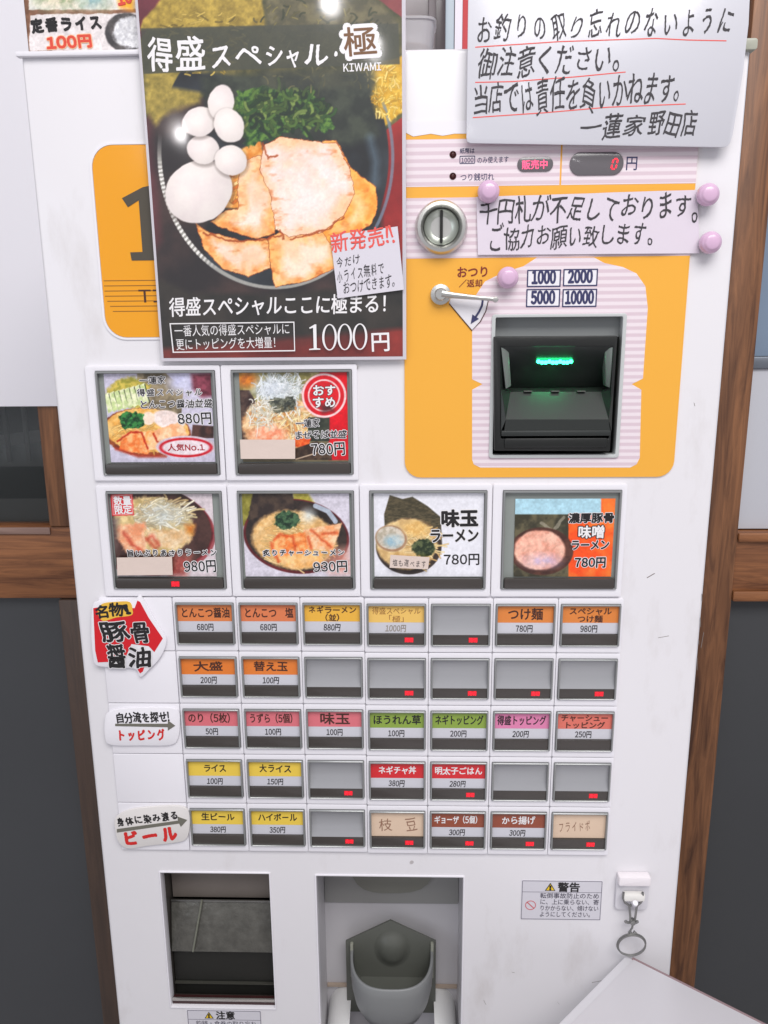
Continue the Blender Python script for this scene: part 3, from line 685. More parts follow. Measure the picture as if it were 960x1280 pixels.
for P4 in ([(264,134,-7.0),(284,142,-3),(290,234,0),(276,243,-3)], [(534,140,-3),(555,133,-7.0),(549,241,-3),(537,234,0)]):
    pts3 = [(lambda P: (P[0], d, P[1]))(VB.p(x, y, d)) for x, y, d in P4]
    ch = MB(); V_ = [ch.v(q) for q in pts3]; W_ = [ch.v((q[0], q[1]+9, q[2])) for q in pts3]
    ch.bm.faces.new(V_); ch.bm.faces.new(W_[::-1])
    for i in range(4): ch.bm.faces.new([V_[(i+1)%4], V_[i], W_[i], W_[(i+1)%4]])
    ch.build('guide_cheek', EDGE, hb, (290, 0, 160), bevel=0.4)
# lower lip
fac('lower_lip', [[(288,250,6),(276,322,-10),(544,322,-10),(524,250,6)], [(276,322,-10),(272,352,-9),(548,352,-9),(544,322,-10)], [(264,244,-6.5),(264,352,-9),(276,322,-10),(288,250,6)], [(524,250,6),(544,322,-10),(552,352,-9),(556,242,-6.5)], [(284,240,20),(264,244,-6.5),(288,250,6),(300,246,6)], [(284,240,20),(288,250,6),(524,250,6),(534,238,20)], [(534,238,20),(524,250,6),(556,242,-6.5),(552,240,-6)]], mat('lip_charcoal', (44, 48, 46), 0.42, vary=0.06), hb)
lp = MB()
a = VB.p(264, 366, -9); b = VB.p(550, 350, -9)
lp.box(a[0], b[0], -9.5, 7, a[1], b[1]); lp.build('lip_ridge', DARK2, hb, (290, 0, 135), bevel=0.8)
a = VB.p(268, 403, -8.4); b = VB.p(546, 370, -8.4)
MB().box(a[0]+1, b[0]-1, -8.2, 7, a[1]+1.5, b[1]).build('lower_cover', DARK, hb, (290, 0, 122), bevel=1.2)
for x in (326, 398, 466):
    a = VB.p(x, 250, -1); nt_ = MB().box(a[0], a[0]+6, 3.5, 8, a[1]-.3, a[1]+.3); nt_.build('slot_tooth', mat('tooth_grey', (96, 98, 94), 0.4), hb, (290, 0, 160))
gl = MB()
for i in range(10):
    a = VB.p(362+i*9.4, 172+(1.5 if i % 3 else -1), 1.0); gl.lathe(a[0], a[1], [(0, 0.2), (1.1, 0.5), (1.4, 1.6), (1.3, 6)], 10)
gl.build('green_indicator', GREENLED, hb, (287, 0, 184))

# ---- button field -------------------------------------------------------------
SUR = {}
def surround(x, z, wd, ht, hole, big=False):
    """white raised surround (outer x..x+wd, z..z-ht) with the button hole"""
    key = (round(wd, 1), round(ht, 1), hole is None)
    if key in SUR: return inst(SUR[key], mach, (x, 0, z))
    m = MB()
    if hole is None: m.prism(rrect(x+.2, x+wd-.2, z-ht+.2, z-.2, 1.2, 3), -2.2, 0.2)
    else: m.ring(rrect(x+.2, x+wd-.2, z-ht+.2, z-.2, 1.2, 3), rrect(hole[0], hole[1], hole[2], hole[3], 0.8, 3), -2.6, 0.2)
    o = m.build('button_surround', WHITE, mach, (x, 0, z), bevel=0.75, segs=3); SUR[key] = o; return o
PITX, PITZ = 50.0, 45.1
BH = {}
def dished(x, z):
    """blank button face, curved inwards only to shade its top darker than its bottom"""
    m = MB(); n = 8; top, bot = z-0.8, z-24.8; P_ = []
    for k in range(n+1):
        t = k/n; P_.append((-0.4-2.9*(2*t-1)**2, top+(bot-top)*t))
    for (ya, za_), (yb_, zb_) in zip(P_, P_[1:]): m.face([(x+1.2, yb_, zb_), (x+44.6, yb_, zb_), (x+44.6, ya, za_), (x+1.2, ya, za_)])
    bmesh.ops.remove_doubles(m.bm, verts=m.bm.verts, dist=.001)
    return m
def small_button(c, r, top=None, name=None, price=None, lamp=False, ink=INK, tape=None, two=None, pale=False, off=0.022, wpx=None, brush=0.0, h=None):
    x, z = c*PITX, -r*PITZ+(0.3 if c < 3 else -0.4)
    surround(x-2.1, z+5.0, PITX, 44.8, (x-0.2, x+46.0, z-34.0, z+0.6))
    def shared(key, fn):
        if key in BH: return inst(BH[key][0], btn if key != 'btn' else mach, (x+BH[key][1][0], BH[key][1][1], z+BH[key][1][2]))
        o = fn(); w_ = WPOS[o.name]; BH[key] = (o, (w_.x*1000-x, w_.y*1000, (w_.z*1000-ZB)-z)); return o
    btn = shared('btn', lambda: MB().ring(rrect(x, x+45.8, z-33.8, z+0.4, 0.8, 2), rrect(x+1.3, x+44.5, z-33.0, z-0.9, 0.5, 2), -4.6, 0.1).build('menu_button', BEZEL, mach, (x, 0, z), bevel=0.35, segs=1))
    if top is None and tape is None:
        shared('face', lambda: dished(x, z).build('blank_face', RECESS, btn, (x, 0, z)))
    elif tape is not None:
        cov = MB().prism([(x+1.2, z-24.2), (x+1.2, z-0.9), (x+37, z-1.3), (x+44.6, z-2.6), (x+44.4, z-24.2)], -1.4, 0.1).build('masking_tape_label', mat('beige_tape', (222, 196, 172), 0.7, vary=0.06, scale=30, bump=0.1, bscale=120), btn, (x, 0, z))
    else:
        tm = mat('card_%d_%d_%d' % top, top, 0.35, coat=0.35, vary=0.03, scale=15)
        cz = z-15.2
        MB().box(x+1.3, x+44.5, -1.5, 0.1, cz, z-0.9).build('label_card', tm, btn, (x, 0, z))
        shared('pw', lambda: MB().box(x+1.3, x+44.5, -1.45, 0.1, z-24.2, z-15.25).build('price_strip', PAPERG, btn, (x, 0, z)))
    shared('bar', lambda: MB().prism(rrect(x+1.0, x+44.8, z-33.2, z-24.4, 1.2, 3), -3.2, 0.1).build('lamp_bar', BAR, btn, (x, 0, z), bevel=0.7))
    if lamp:
        shared('lamp', lambda: MB().box(x+29.2, x+36.2, -3.35, -2.9, z-31.0, z-27.0).build('sold_out_lamp', REDLED, btn, (x, 0, z)))
        if 'lt' not in BH:
            o = write('売切', btn, x+29.4, z-30.9, x+36.0, z-30.9, 3.9, REDTXT, y=-3.4, name='sold_out_lettering', off=0.0); BH['lt'] = (o, (29.4, -3.4+YT, -30.9))
        else: o = inst(BH['lt'][0], btn, (x+29.4, -3.4+YT, z-30.9))
    yf = -1.5
    if tape is not None:
        write(tape, btn, x+(6 if len(tape) > 4 else 8), z-20, x+(33 if len(tape) > 4 else 40), z-18.5, 12, mat('faint_pencil', (150, 112, 92), 0.7), y=-1.45, jit=0.7, hand=0.03, seed=c+r*9)
    if name:
        if two:
            w2 = min(37, 6.6*max(1, sum(0.62 if q in FW else 1 for q in two)))
            w1 = min(38, 6.6*sum(0.62 if q in FW else 1 for q in name))
            write(name, btn, x+22.9-w1/2, z-8.6, x+22.9+w1/2, z-8.6, 6.1, ink, y=yf, off=off, jit=brush, seed=c*3+r)
            write(two, btn, x+22.9-w2/2, z-14.9, x+22.9+w2/2, z-14.9, 6.1, ink, y=yf, off=off, jit=brush, seed=c*5+r)
        else:
            n = sum(0.62 if q in FW else 1 for q in name); hh = h or 8.6
            w1 = wpx or min(39, 9.2*n)
            write(name, btn, x+22.9-w1/2, z-8.0-hh/2, x+22.9+w1/2, z-8.0-hh/2, hh, ink, y=yf, off=off, jit=brush, seed=c*3+r)
    if price:
        n = sum(0.62 if q in FW else 1 for q in price); w1 = 4.7*n
        write(price, btn, x+22.4-w1/2, z-23.2, x+22.4+w1/2, z-23.2, 6.6, mat('pale_grey_ink', (150, 140, 130), 0.6) if pale else INK, y=yf, off=0.018, name='price_lettering', slant=0.12 if brush else 0, jit=brush*.5, seed=r+c)
OR = (224, 132, 56); YL = (238, 182, 66); PK = (220, 112, 122); GR = (136, 164, 58); MG = (222, 128, 172); SA = (222, 112, 96); YE = (238, 204, 76); RD = (214, 22, 34); BR = (146, 68, 40)
T = dict
ROWS = [
 [T(top=(224,130,72), name='とんこつ醤油', price='680円', ink=INKB), T(top=(224,126,80), name='とんこつ　塩', price='680円', ink=INKB), T(top=YL, name='ネギラーメン', two='（並）', price='880円', ink=INKB, brush=.5), T(top=(240,196,104), name='得盛スペシャル', two='「極」', price='1000円', ink=mat('orange_brown_ink', (150,96,50), 0.6), pale=True, lamp=True, brush=.5, off=0.0), T(lamp=True), T(top=OR, name='つけ麺', price='780円', ink=INKB, h=10), T(top=OR, name='スペシャル', two='つけ麺', price='980円', ink=INKB)],
 [T(top=(230,126,46), name='大盛', price='200円', brush=.5, wpx=24, ink=INKB), T(top=(230,126,46), name='替え玉', price='100円', brush=.5, ink=INKB), T(), T(lamp=True), T(lamp=True), T(lamp=True), T(lamp=True)],
 [T(top=PK, name='のり（5枚）', price='50円', ink=INKB), T(top=PK, name='うずら（5個）', price='100円', ink=INKB), T(top=PK, name='味玉', price='100円', ink=INKB, wpx=25, h=10.5), T(top=GR, name='ほうれん草', price='100円'), T(top=GR, name='ネギトッピング', price='200円'), T(top=MG, name='得盛トッピング', price='200円', brush=.3), T(top=SA, name='チャーシュー', two='トッピング', price='250円', ink=INKB)],
 [T(top=YE, name='ライス', price='100円', brush=.5, h=7.6, wpx=19), T(top=YE, name='大ライス', price='150円', brush=.5, h=7.6, wpx=27), T(lamp=True), T(top=RD, name='ネギチャ丼', price='380円', ink=WINK, brush=.5, h=7.2, wpx=31), T(top=RD, name='明太子ごはん', price='280円', ink=WINK, brush=.5, lamp=True, h=7.2), T(), T(lamp=True)],
 [T(top=YE, name='生ビール', price='380円', brush=.5, h=7.6, wpx=28), T(top=YE, name='ハイボール', price='350円', brush=.5, h=7.6, wpx=33), T(lamp=True), T(tape='枝　豆', lamp=True), T(top=BR, name='ギョーザ（5個）', price='300円', ink=WINK, lamp=True, brush=.4, h=7.6), T(top=BR, name='から揚げ', price='300円', ink=WINK, lamp=True, brush=.4, h=7.6, wpx=28), T(tape='フライドポ', lamp=True)],
]
for r, row in enumerate(ROWS):
    for c, kw in enumerate(row): small_button(c, r, **kw)
for r in range(5): surround(-60.5, -r*PITZ+5.0, 58.0, 44.8, None)

# big picture buttons
def big_button(i, r, lamp=False):
    x = -46.8+100.0*i; zt = (89.4 if r else 179.3)
    ht = 88.4 if r else 85.6
    surround(x-7.6, zt+(5.0 if r else 4.0), 99.7, ht, (x-.3, x+88.3, zt-77.4, zt+.4))
    b = MB().ring(rrect(x, x+88.0, zt-77.1, zt+0.1, 0.8, 2), rrect(x+1.6, x+86.4, zt-76.2, zt-1.6, 0.5, 2), -4.2, 0.1).build('picture_button', BEZEL, mach, (x, 0, zt), bevel=0.4, segs=1)
    MB().box(x+1.5, x+86.5, -0.4, 0.3, zt-77, zt-1.5).build('button_recess', mat('button_recess_grey', (140, 146, 142), 0.35, coat=0.4, vary=0.1), b, (x, 0, zt))
    MB().prism(rrect(x+2.4, x+86.0, zt-76.4, zt-68.4, 1.3, 3), -4.4, 0).build('lamp_bar', BAR, b, (x, 0, zt), bevel=0.8)
    if lamp:
        MB().box(x+45.5, x+52, -4.6, -4.2, zt-74.8, zt-70.4).build('sold_out_lamp', REDLED, b, (x, 0, zt))
        write('売切', b, x+45.7, zt-74.6, x+51.8, zt-74.6, 4.2, REDTXT, y=-4.65, name='sold_out_lettering')
    return b, x, zt
YA = -1.0
# A1 : special with green onions, number one
b, x, zt = big_button(0, 0); v = View(110, 450, 5.333)
A = Art(x+5.5, x+84.5, zt-67.6, zt-1.8, v, 2.2, (196, 192, 208))
A.tex(A.poly([(330,70),(500,70),(640,190),(620,420),(330,400)]), (96,88,72), (150,138,116), 60, 3)
A.tex(A.ell(620,150,80,60,soft=6), (205,205,225), (190,190,215), 40, 5); A.tex(A.poly([(690,90),(850,80),(850,240),(760,250),(700,190)], soft=3), (140,78,92), (92,48,60), 60, 6)
A.tex(A.poly([(200,130),(300,110),(420,170),(380,330),(180,300),(120,210)], soft=2, amp=14), (196,178,96), (150,146,70), 26, 7)
for i in range(8):
    a0 = 110+i*34; A.tex(A.poly([(a0,230-i*9),(a0+30,216-i*9),(a0+70,330-i*8),(a0+28,356-i*8)], soft=.5), (188,202,150), (226,228,196), 30, 8+i); A.fill(A.line([(a0+33,226-i*9),(a0+66,338-i*8)], 7, amp=3), (44,52,44))
A.tex(A.ell(390,480,300,160, 4, amp=8), (112,52,36), (150,84,50), 60, 8)
A.tex(A.ell(395,468,280,146, 4, amp=8), (214,164,92), (232,196,132), 40, 9)
A.strokes(300,480,150,90,50,80,9,[(232,196,130),(216,170,100)],seed=10,spread=1.4)
A.tex(A.ell(540,400,110,62,16,soft=1), (226,210,204), (238,228,226), 60, 19); A.tex(A.ell(405,388,44,44,soft=1), (236,214,196), (244,232,220), 40, 10)
A.tex(A.poly([(440,470),(620,410),(668,500),(560,590),(460,560)], amp=10), (226,170,130), (240,208,176), 50, 11)
A.tex(A.poly([(230,500),(340,460),(420,600),(400,628),(210,600)], amp=8), (222,128,72), (238,180,130), 34, 12)
A.tex(A.poly([(360,480),(440,470),(470,590),(410,600)], amp=8), (228,160,100), (240,200,160), 40, 13)
for l in ([(200,540),(290,480),(360,482),(400,590)], [(440,490),(460,540),(480,556)]): A.fill(A.line(l, 12, amp=6, soft=1), (168,52,26))
A.tex(A.poly([(205,370),(260,340),(370,360),(385,430),(330,455),(240,460)], amp=16, sc=24), (22,62,38), (70,134,76), 16, 14)
A.fill(A.line([(190,590),(340,640),(520,640)], 14, soft=2), (160,60,40)); A.tex(A.poly([(700,430),(840,440),(840,520),(690,520)]), (92,66,60), (60,46,44), 40, 15)
A.fill(A.ell(655,578,200,74), (208,196,204)); A.fill(A.ell(655,582,178,66), (184,30,46)); A.fill(A.ell(655,582,158,50), (222,210,214))
A.build('food_photo', PRINT, b, YA)
for t, a_, b_, h in (('一蓮家', (345,162), (520,158), 52), ('得盛スペシャル', (325,245), (770,240), 60), ('とんこつ醤油並盛', (345,325), (835,315), 58)): v.write(t, b, a_, b_, h, INK, y=YA, outline=WINK, jit=.5, hand=.02, off=0.016, slant=.1, ow=.06)
v.write('880円', b, (600,432), (830,426), 84, INK, y=YA, outline=WINK, off=0.02, jit=.2)
v.write('人気No.1', b, (530,606), (780,606), 50, mat('crimson_ink', (170,34,46), .5), y=YA, off=0.02, jit=.3)
# A2 : mixed noodles, recommended
b, x, zt = big_button(1, 0); v = View(280, 450, 5.333)
A = Art(x+5.5, x+84.5, zt-67.6, zt-1.8, v, 2.2, (120, 112, 90))
A.tex(A.poly([(80,80),(840,80),(840,300),(80,300)]), (132,126,84), (176,166,120), 30, 3); A.tex(A.ell(150,130,70,50,soft=5), (206,132,60), (176,110,60), 30, 4)
A.tex(A.poly([(80,200),(170,200),(210,270),(210,540),(80,540)]), (56,44,44), (92,76,70), 50, 5)
A.tex(A.ell(370,430,250,190, soft=2, amp=14), (196,150,110), (232,204,166), 30, 6); A.strokes(370,430,220,140,150,70,9,[(236,214,170),(226,190,130),(206,150,96),(240,226,196)],seed=3)
A.tex(A.ell(300,500,120,70, soft=4, amp=12), (226,150,120), (240,196,170), 22, 8)
A.tex(A.ell(360,200,140,100,soft=6,amp=30,sc=50), (128,134,132), (176,182,182), 30, 9, a=.9); A.strokes(355,200,140,100,170,90,5,[(238,240,240),(226,232,230),(212,220,222)],seed=4,curve=1.2); A.tex(A.ell(310,190,90,60, soft=8), (196,202,214), (224,228,236), 40, 10, a=.6)
A.tex(A.poly([(300,260),(470,240),(480,330),(330,360)], amp=18, sc=22), (40,44,40), (110,112,96), 16, 11, a=.85); A.strokes(230,350,90,90,60,70,5,[(238,236,226),(216,210,190)],seed=6,curve=1.2)
A.tex(A.poly([(640,80),(840,80),(840,665),(700,665),(700,390),(640,380)], soft=1), (206,34,50), (190,30,46), 80, 13)
A.tex(A.poly([(560,380),(705,380),(705,540),(560,540)]), (50,56,50), (72,76,66), 60, 14)
A.tex(A.poly([(470,520),(580,520),(560,600),(470,570)], amp=8), (206,84,40), (224,120,70), 22, 15); A.tex(A.poly([(470,590),(620,540),(720,600),(720,665),(470,665)]), (60,48,42), (90,74,62), 40, 16); A.fill(A.line([(480,660),(620,618)], 7), (200,180,160))
A.fill(A.ell(668,236,148,146), (196,40,52)); 
for rr in ((148,134),(108,97)): A.fill(A.ell(668,236,rr[0],rr[0])*(1-A.ell(668,236,rr[1],rr[1])), (232,206,206))
A.fill(A.ell(668,236,97,97), (196,44,54)); A.tex(A.poly([(640,300),(720,290),(730,340),(660,350)], soft=4), (70,50,52), (90,50,52), 20, 18)
A.build('food_photo', PRINT, b, YA)
v.write('おす', b, (590,238), (748,238), 76, WINK, y=YA, outline=INK, off=.03, ow=.04, jit=.3); v.write('すめ', b, (590,318), (748,318), 76, WINK, y=YA, outline=INK, off=.03, ow=.04, jit=.3)
for t, a_, b_, h in (('一蓮家', (480,450), (640,446), 56), ('まぜそば並盛', (470,530), (820,520), 58)): v.write(t, b, a_, b_, h, INK, y=YA, outline=WINK, jit=.5, hand=.02, off=0.016, slant=.1, ow=.06)
v.write('780円', b, (580,640), (812,632), 92, INK, y=YA, outline=WINK, off=0.02, jit=.2)
# B1 : limited quantity
b, x, zt = big_button(0, 1, True); v = View(120, 600, 5.333)
A = Art(x+2.5, x+80.5, zt-67.6, zt-1.8, v, 2.2, (206, 196, 200))
A.tex(A.ell(330,330,470,300,8), (92,38,44), (120,52,56), 80, 2); A.tex(A.ell(330,315,445,290,8), (62,46,44), (84,62,58), 90, 3); A.fill(A.ell(330,330,470,300,8)*(1-A.ell(326,318,460,296,8)), (170,104,108), .7)
A.tex(A.ell(385,300,270,190,10,soft=2,amp=16), (186,166,120), (214,194,150), 44, 4); A.strokes(420,225,200,95,120,80,11,[(226,214,184),(206,190,150),(190,168,128),(232,226,206)],seed=7,spread=1.6,curve=.8)
A.tex(A.ell(450,230,100,50,soft=12), (204,212,216), (190,200,204), 40, 6, a=.8)
A.tex(A.poly([(150,300),(330,280),(340,470),(200,480),(130,360)], amp=14, soft=2), (214,150,116), (226,186,156), 46, 7); A.tex(A.poly([(340,330),(600,330),(650,390),(520,460),(380,430)], amp=16, soft=2), (206,172,130), (226,206,176), 50, 8)
for l in ([(190,350),(240,420),(300,470)], [(345,390),(380,370),(420,430)], [(350,400),(400,450)]): A.fill(A.line(l, 16, amp=8, soft=3), (176,66,52), .85)
A.tex(A.poly([(600,300),(660,300),(650,360),(610,350)], soft=4), (206,140,70), (190,120,60), 30, 9); A.tex(A.poly([(90,240),(150,260),(130,480),(100,500)], soft=5), (96,84,84), (126,112,110), 40, 10)
A.fill(A.poly([(100,95),(245,88),(256,232),(108,238)], amp=3), (196,58,62)); A.fill(A.line([(112,104),(238,98),(246,224),(118,228),(112,104)], 5), (226,190,190))
A.tex(A.poly([(520,500),(640,500),(600,640),(500,640)], soft=6), (150,80,76), (176,110,100), 30, 12)
A.build('food_photo', PRINT, b, YA)
v.write('数量', b, (120,170), (240,166), 62, WINK, y=YA, off=.03); v.write('限定', b, (124,228), (244,224), 60, WINK, y=YA, off=.03)
v.write('旨いぶりあさりラーメン', b, (205,514), (812,506), 56, INK, y=YA, outline=WINK, off=.025, jit=.6, hand=.02, slant=.1, ow=.07)
v.write('980円', b, (588,618), (808,612), 86, INK, y=YA, outline=WINK, off=0.02, jit=.2)
# B2 : seared pork
b, x, zt = big_button(1, 1); v = View(290, 600, 5.647)
A = Art(x+3, x+84.5, zt-67.6, zt-1.8, v, 2.2, (206, 202, 212))
A.tex(A.poly([(70,80),(170,80),(120,300),(70,330)], soft=1), (128,124,60), (156,150,84), 40, 2); A.tex(A.poly([(430,80),(530,80),(590,170),(430,180)], soft=2), (164,156,76), (190,180,100), 40, 3)
A.tex(A.ell(455,395,375,262,8), (86,36,40), (110,52,54), 60, 4); A.tex(A.ell(455,390,358,248,8), (46,42,40), (66,56,52), 70, 5)
A.tex(A.poly([(150,90),(430,90),(440,200),(200,260),(110,280)], soft=1, amp=6), (58,50,48), (82,70,62), 50, 6); A.fill(A.line([(590,180),(680,220),(730,290)], 34), (172,180,192)); A.fill(A.line([(585,200),(660,232),(712,296)], 5), (60,50,48))
A.tex(A.ell(440,420,300,205,8,soft=2,amp=10), (206,168,116), (226,196,150), 50, 7)
A.strokes(400,440,250,160,90,100,8,[(226,194,138),(214,176,118),(236,208,160)],seed=8,spread=1.2)
A.tex(A.poly([(500,350),(780,300),(740,420),(700,500),(540,480)], amp=8, soft=1), (222,160,116), (236,200,166), 40, 8); A.tex(A.poly([(320,390),(520,370),(540,520),(330,580),(270,470)], amp=10, soft=1), (216,128,74), (234,178,126), 36, 9)
A.tex(A.poly([(300,540),(640,500),(640,600),(420,630)], amp=8, soft=2), (220,170,110), (236,196,146), 40, 10)
for l in ([(300,420),(345,380),(430,400),(450,490)], [(560,350),(640,420),(700,470)], [(330,570),(290,500),(280,440)], [(540,400),(560,480)], [(640,380),(740,370)]): A.fill(A.line(l, 13, amp=8, soft=2), (184,74,40), .9)
A.tex(A.ell(390,280,88,66,soft=1,amp=16,sc=18), (36,56,44), (84,112,84), 18, 11); A.fill(A.ell(540,250,34,34,soft=8), (214,222,222)); A.tex(A.poly([(740,480),(830,470),(840,660),(700,660),(640,600)], soft=6), (196,140,126), (214,170,158), 40, 12, a=.8)
A.build('food_photo', PRINT, b, YA)
v.write('炙りチャーシューメン', b, (215,540), (800,535), 56, INK, y=YA, outline=WINK, off=.025, jit=.6, hand=.02, slant=.1, ow=.07)
v.write('930円', b, (575,655), (820,648), 86, INK, y=YA, outline=WINK, off=0.02, jit=.2)
# B3 : seasoned egg ramen
b, x, zt = big_button(2, 1); v = View(450, 600, 2.824)
A = Art(x+3, x+86, zt-67.6, zt-1.8, v, 2.2, (222, 222, 228))
A.tex(A.poly([(105,52),(150,66),(185,58),(240,92),(285,130),(290,230),(90,230),(85,120)], soft=.6), (70,66,52), (96,88,70), 12, 3, sx=1, sy=3)
A.tex(A.ell(172,232,116,100), (58,50,46), (80,70,62), 40, 4); A.tex(A.ell(165,225,106,90,soft=1.4,amp=5), (196,166,120), (220,196,150), 20, 5)
A.strokes(175,230,85,65,60,50,4,[(226,200,150),(210,176,124),(236,214,170)],seed=9,spread=1.6)
A.tex(A.ell(110,205,56,46,12,soft=1.4,amp=3), (176,168,152), (206,198,186), 12, 6); A.fill(A.ell(110,205,56,46,12)*(1-A.ell(108,203,50,40,12)), (150,110,80), .7); A.tex(A.ell(118,214,30,22,soft=3), (150,176,188), (190,200,200), 12, 7)
A.tex(A.ell(225,238,40,30,soft=1,amp=8,sc=12), (44,56,40), (96,104,76), 8, 8); A.tex(A.ell(200,170,44,26,soft=4,amp=6), (208,170,110), (226,196,140), 8, 9)
A.amt = .1; A.build('food_photo', PRINT, b, YA)
v.write('味玉', b, (285,166), (418,164), 62, INK, y=YA, outline=WINK, off=.045, ow=.05); v.write('ラーメン', b, (244,222), (420,220), 52, INK, y=YA, outline=WINK, off=.035, ow=.05); v.write('780円', b, (294,302), (424,300), 44, INK, y=YA, off=0.02)
# B4 : rich miso
b, x, zt = big_button(3, 1); v = View(450, 600, 2.824)
A = Art(x+9.5, x+84, zt-67.6, zt-6.5, v, 2.2, (176, 200, 208))
A.fill(A.poly([(540,60),(860,60),(860,122),(540,122)]), (172,204,216)); A.tex(A.poly([(850,60),(920,60),(920,345),(720,345),(735,118),(850,118)]), (222,90,40), (238,126,64), 60, 3)
A.tex(A.poly([(540,120),(735,120),(735,345),(540,345)]), (66,64,52), (104,98,78), 30, 4); A.fill(A.line([(640,150),(680,180),(720,130)], 10, amp=4), (170,164,150), .6)
A.tex(A.ell(640,250,112,84), (74,50,44), (96,66,56), 30, 5); A.tex(A.ell(634,246,90,70,soft=1.2,amp=3), (214,158,140), (232,190,172), 26, 6); A.tex(A.ell(640,285,60,24,soft=5), (190,180,214), (216,190,196), 20, 7, a=.7)
A.fill(A.line([(800,330),(860,270),(905,330)], 16, soft=6), (236,150,90), .6)
A.build('food_photo', PRINT, b, YA)
v.write('濃厚豚骨', b, (735,152), (898,150), 36, INK, y=YA, outline=WINK, off=.04, ow=.05); v.write('味噌', b, (768,206), (864,205), 46, WINK, y=YA, outline=INK, off=.03, ow=.07); v.write('ラーメン', b, (742,248), (880,246), 38, INK, y=YA, outline=WINK, off=.035, ow=.05); v.write('780円', b, (756,310), (868,309), 40, INK, y=YA, outline=WINK, off=0.035)
MB().lathe(*V0.p(446, 459), [(0, -1.6), (0.9, -1.4), (1.2, -0.3), (1.2, 0.2)], 12).build('screw', CHROME, mach, (140, 0, 182))

# ---- ticket outlet (left opening)
to = MB().box(-31.5, 65, 60, 63, -386, -240).box(-31.5, -30.4, 9.2, 60, -386, -240).box(64, 65, 9.2, 60, -386, -240).box(-31.5, 65, 9.2, 60, -240, -238.5).box(-31.5, 65, 9.2, 60, -386, -384).build('ticket_outlet', mat('outlet_dark', (70, 66, 62), 0.4, vary=0.1), mach, (17, 30, -310))
MB().ring(rrect(-31.0, 64.5, -382.0, -242.0, 1.0, 3), rrect(-29.9, 63.4, -380.9, -243.1, .5, 3), -1.0, 9).build('outlet_trim', WHITE, mach, (17, 0, -310), bevel=.3)
fac2 = lambda name, pts, m, parent, org: (lambda b: (b.face(pts), b.build(name, m, parent, org, recalc=False, smooth=False))[1])(MB())
z0, z1_, z2 = at(270, 1126, 20)[2], at(270, 1190, 10)[2], at(270, 1246, 14)[2]
SMOKE = mat('scratched_flap', (100, 99, 94), 0.2, metal=0.3, vary=0.5, scale=120, bump=0.6, bscale=160)
MB().box(-29.5, 63.0, 26, 28, z0-1, -243.5).build('upper_baffle', mat('brown_grey_baffle', (120, 112, 106), 0.35, vary=0.15, scale=25), to, (17, 26, -255))
fl_ = MB(); fl_.prism([(1, z1_), (1, z0), (63, z0), (63, z1_)], 0, 0.01); fl_.bm.clear()
for xx0, xx1 in ((-29.4, 62.9),):
    V_ = [fl_.v(q) for q in ((xx0, 10, z1_), (xx1, 10, z1_), (xx1, 20, z0), (xx0, 20, z0), (xx0, 12, z1_), (xx1, 12, z1_), (xx1, 22, z0), (xx0, 22, z0))]
    for f in ((0,1,2,3), (7,6,5,4), (0,4,5,1), (3,2,6,7), (0,3,7,4), (1,5,6,2)): fl_.bm.faces.new([V_[i] for i in f])
fl_.build('flap', SMOKE, to, (17, 15, -290), bevel=.4)
MB().box(-29.4, 62.9, 18.5, 20, z0-.2, z0+1.4).build('flap_hinge', BRUSHED, to, (17, 18, -275), bevel=.3)
a, b_ = at(252, 1126, 17), at(241, 1190, 8)
MB().tube([(a[0], 18, a[2]), (b_[0], 8.6, b_[2])], 0.9, 8).build('flap_rib', mat('pale_rib', (116, 117, 106), 0.4), to, (0, 15, -290))
MB().box(-29.4, 62.9, 15, 17, -380.9, z1_+3).build('lower_back', mat('outlet_black', (30, 30, 27), 0.5), to, (17, 30, -330))
za = at(270, 1248, 2)[2]
MB().box(-29.4, 62.9, 1, 3.2, za-2.4, za).build('metal_lip', mat('bright_lip', (214, 210, 206), 0.25, metal=0.8), to, (17, 10, za), bevel=.5)
MB().box(-29.4, 62.9, 3, 8, -380.8, za-2.2).build('lip_strip', mat('dark_red_strip', (58, 30, 30), 0.35), to, (17, 5, -376))
MB().box(-29.4, 62.9, 12, 14.6, za+5.5, za+6.6).build('inner_ledge', mat('ledge_grey', (62, 62, 56), .4), to, (17, 12, za+4))

# ---- change tray (centre opening) with cup
RW = mat('tray_white', (206, 204, 208), 0.4, vary=0.03, scale=10)
ct = MB(); D2 = 62.0
ct.box(101.5, 102.9, 9.2, D2, -470, -243); ct.box(229.1, 230.5, 9.2, D2, -470, -243); ct.box(101.5, 230.5, D2, D2+2, -470, -243); ct.box(101.5, 230.5, 9.2, D2, -243.4, -242)
tr = ct.build('change_tray', RW, mach, (166, 30, -350))
MB().ring(rrect(102.3, 229.7, -471, -243.3, 1.2, 3), rrect(103.6, 228.4, -469.5, -244.6, .6, 3), -0.9, 9).build('tray_trim', WHITE, mach, (166, 0, -350), bevel=.3)
zl = at(480, 1129, D2-3)[2]
MB().box(103.2, 228.8, D2-3, D2-.2, zl, -243.6).build('upper_back_shade', mat('tray_shade_grey', (160, 160, 158), 0.45, vary=.05), tr, (166, D2, -262), bevel=.5)  # upper step of the back, its grey holding the top lip's shade
MB().prism(smooth_poly([(126, -243.8), (206, -243.8), (200, at(480, 1103, D2-5)[2]), (166, at(480, 1115, D2-5)[2]), (134, at(480, 1104, D2-5)[2])], 4), D2-6.5, D2-3.1).build('lip_shadow', mat('lip_shadow_grey', (132, 132, 124), .5), tr, (166, D2, -255))  # curved darker plate drawn as the shadow of the top lip
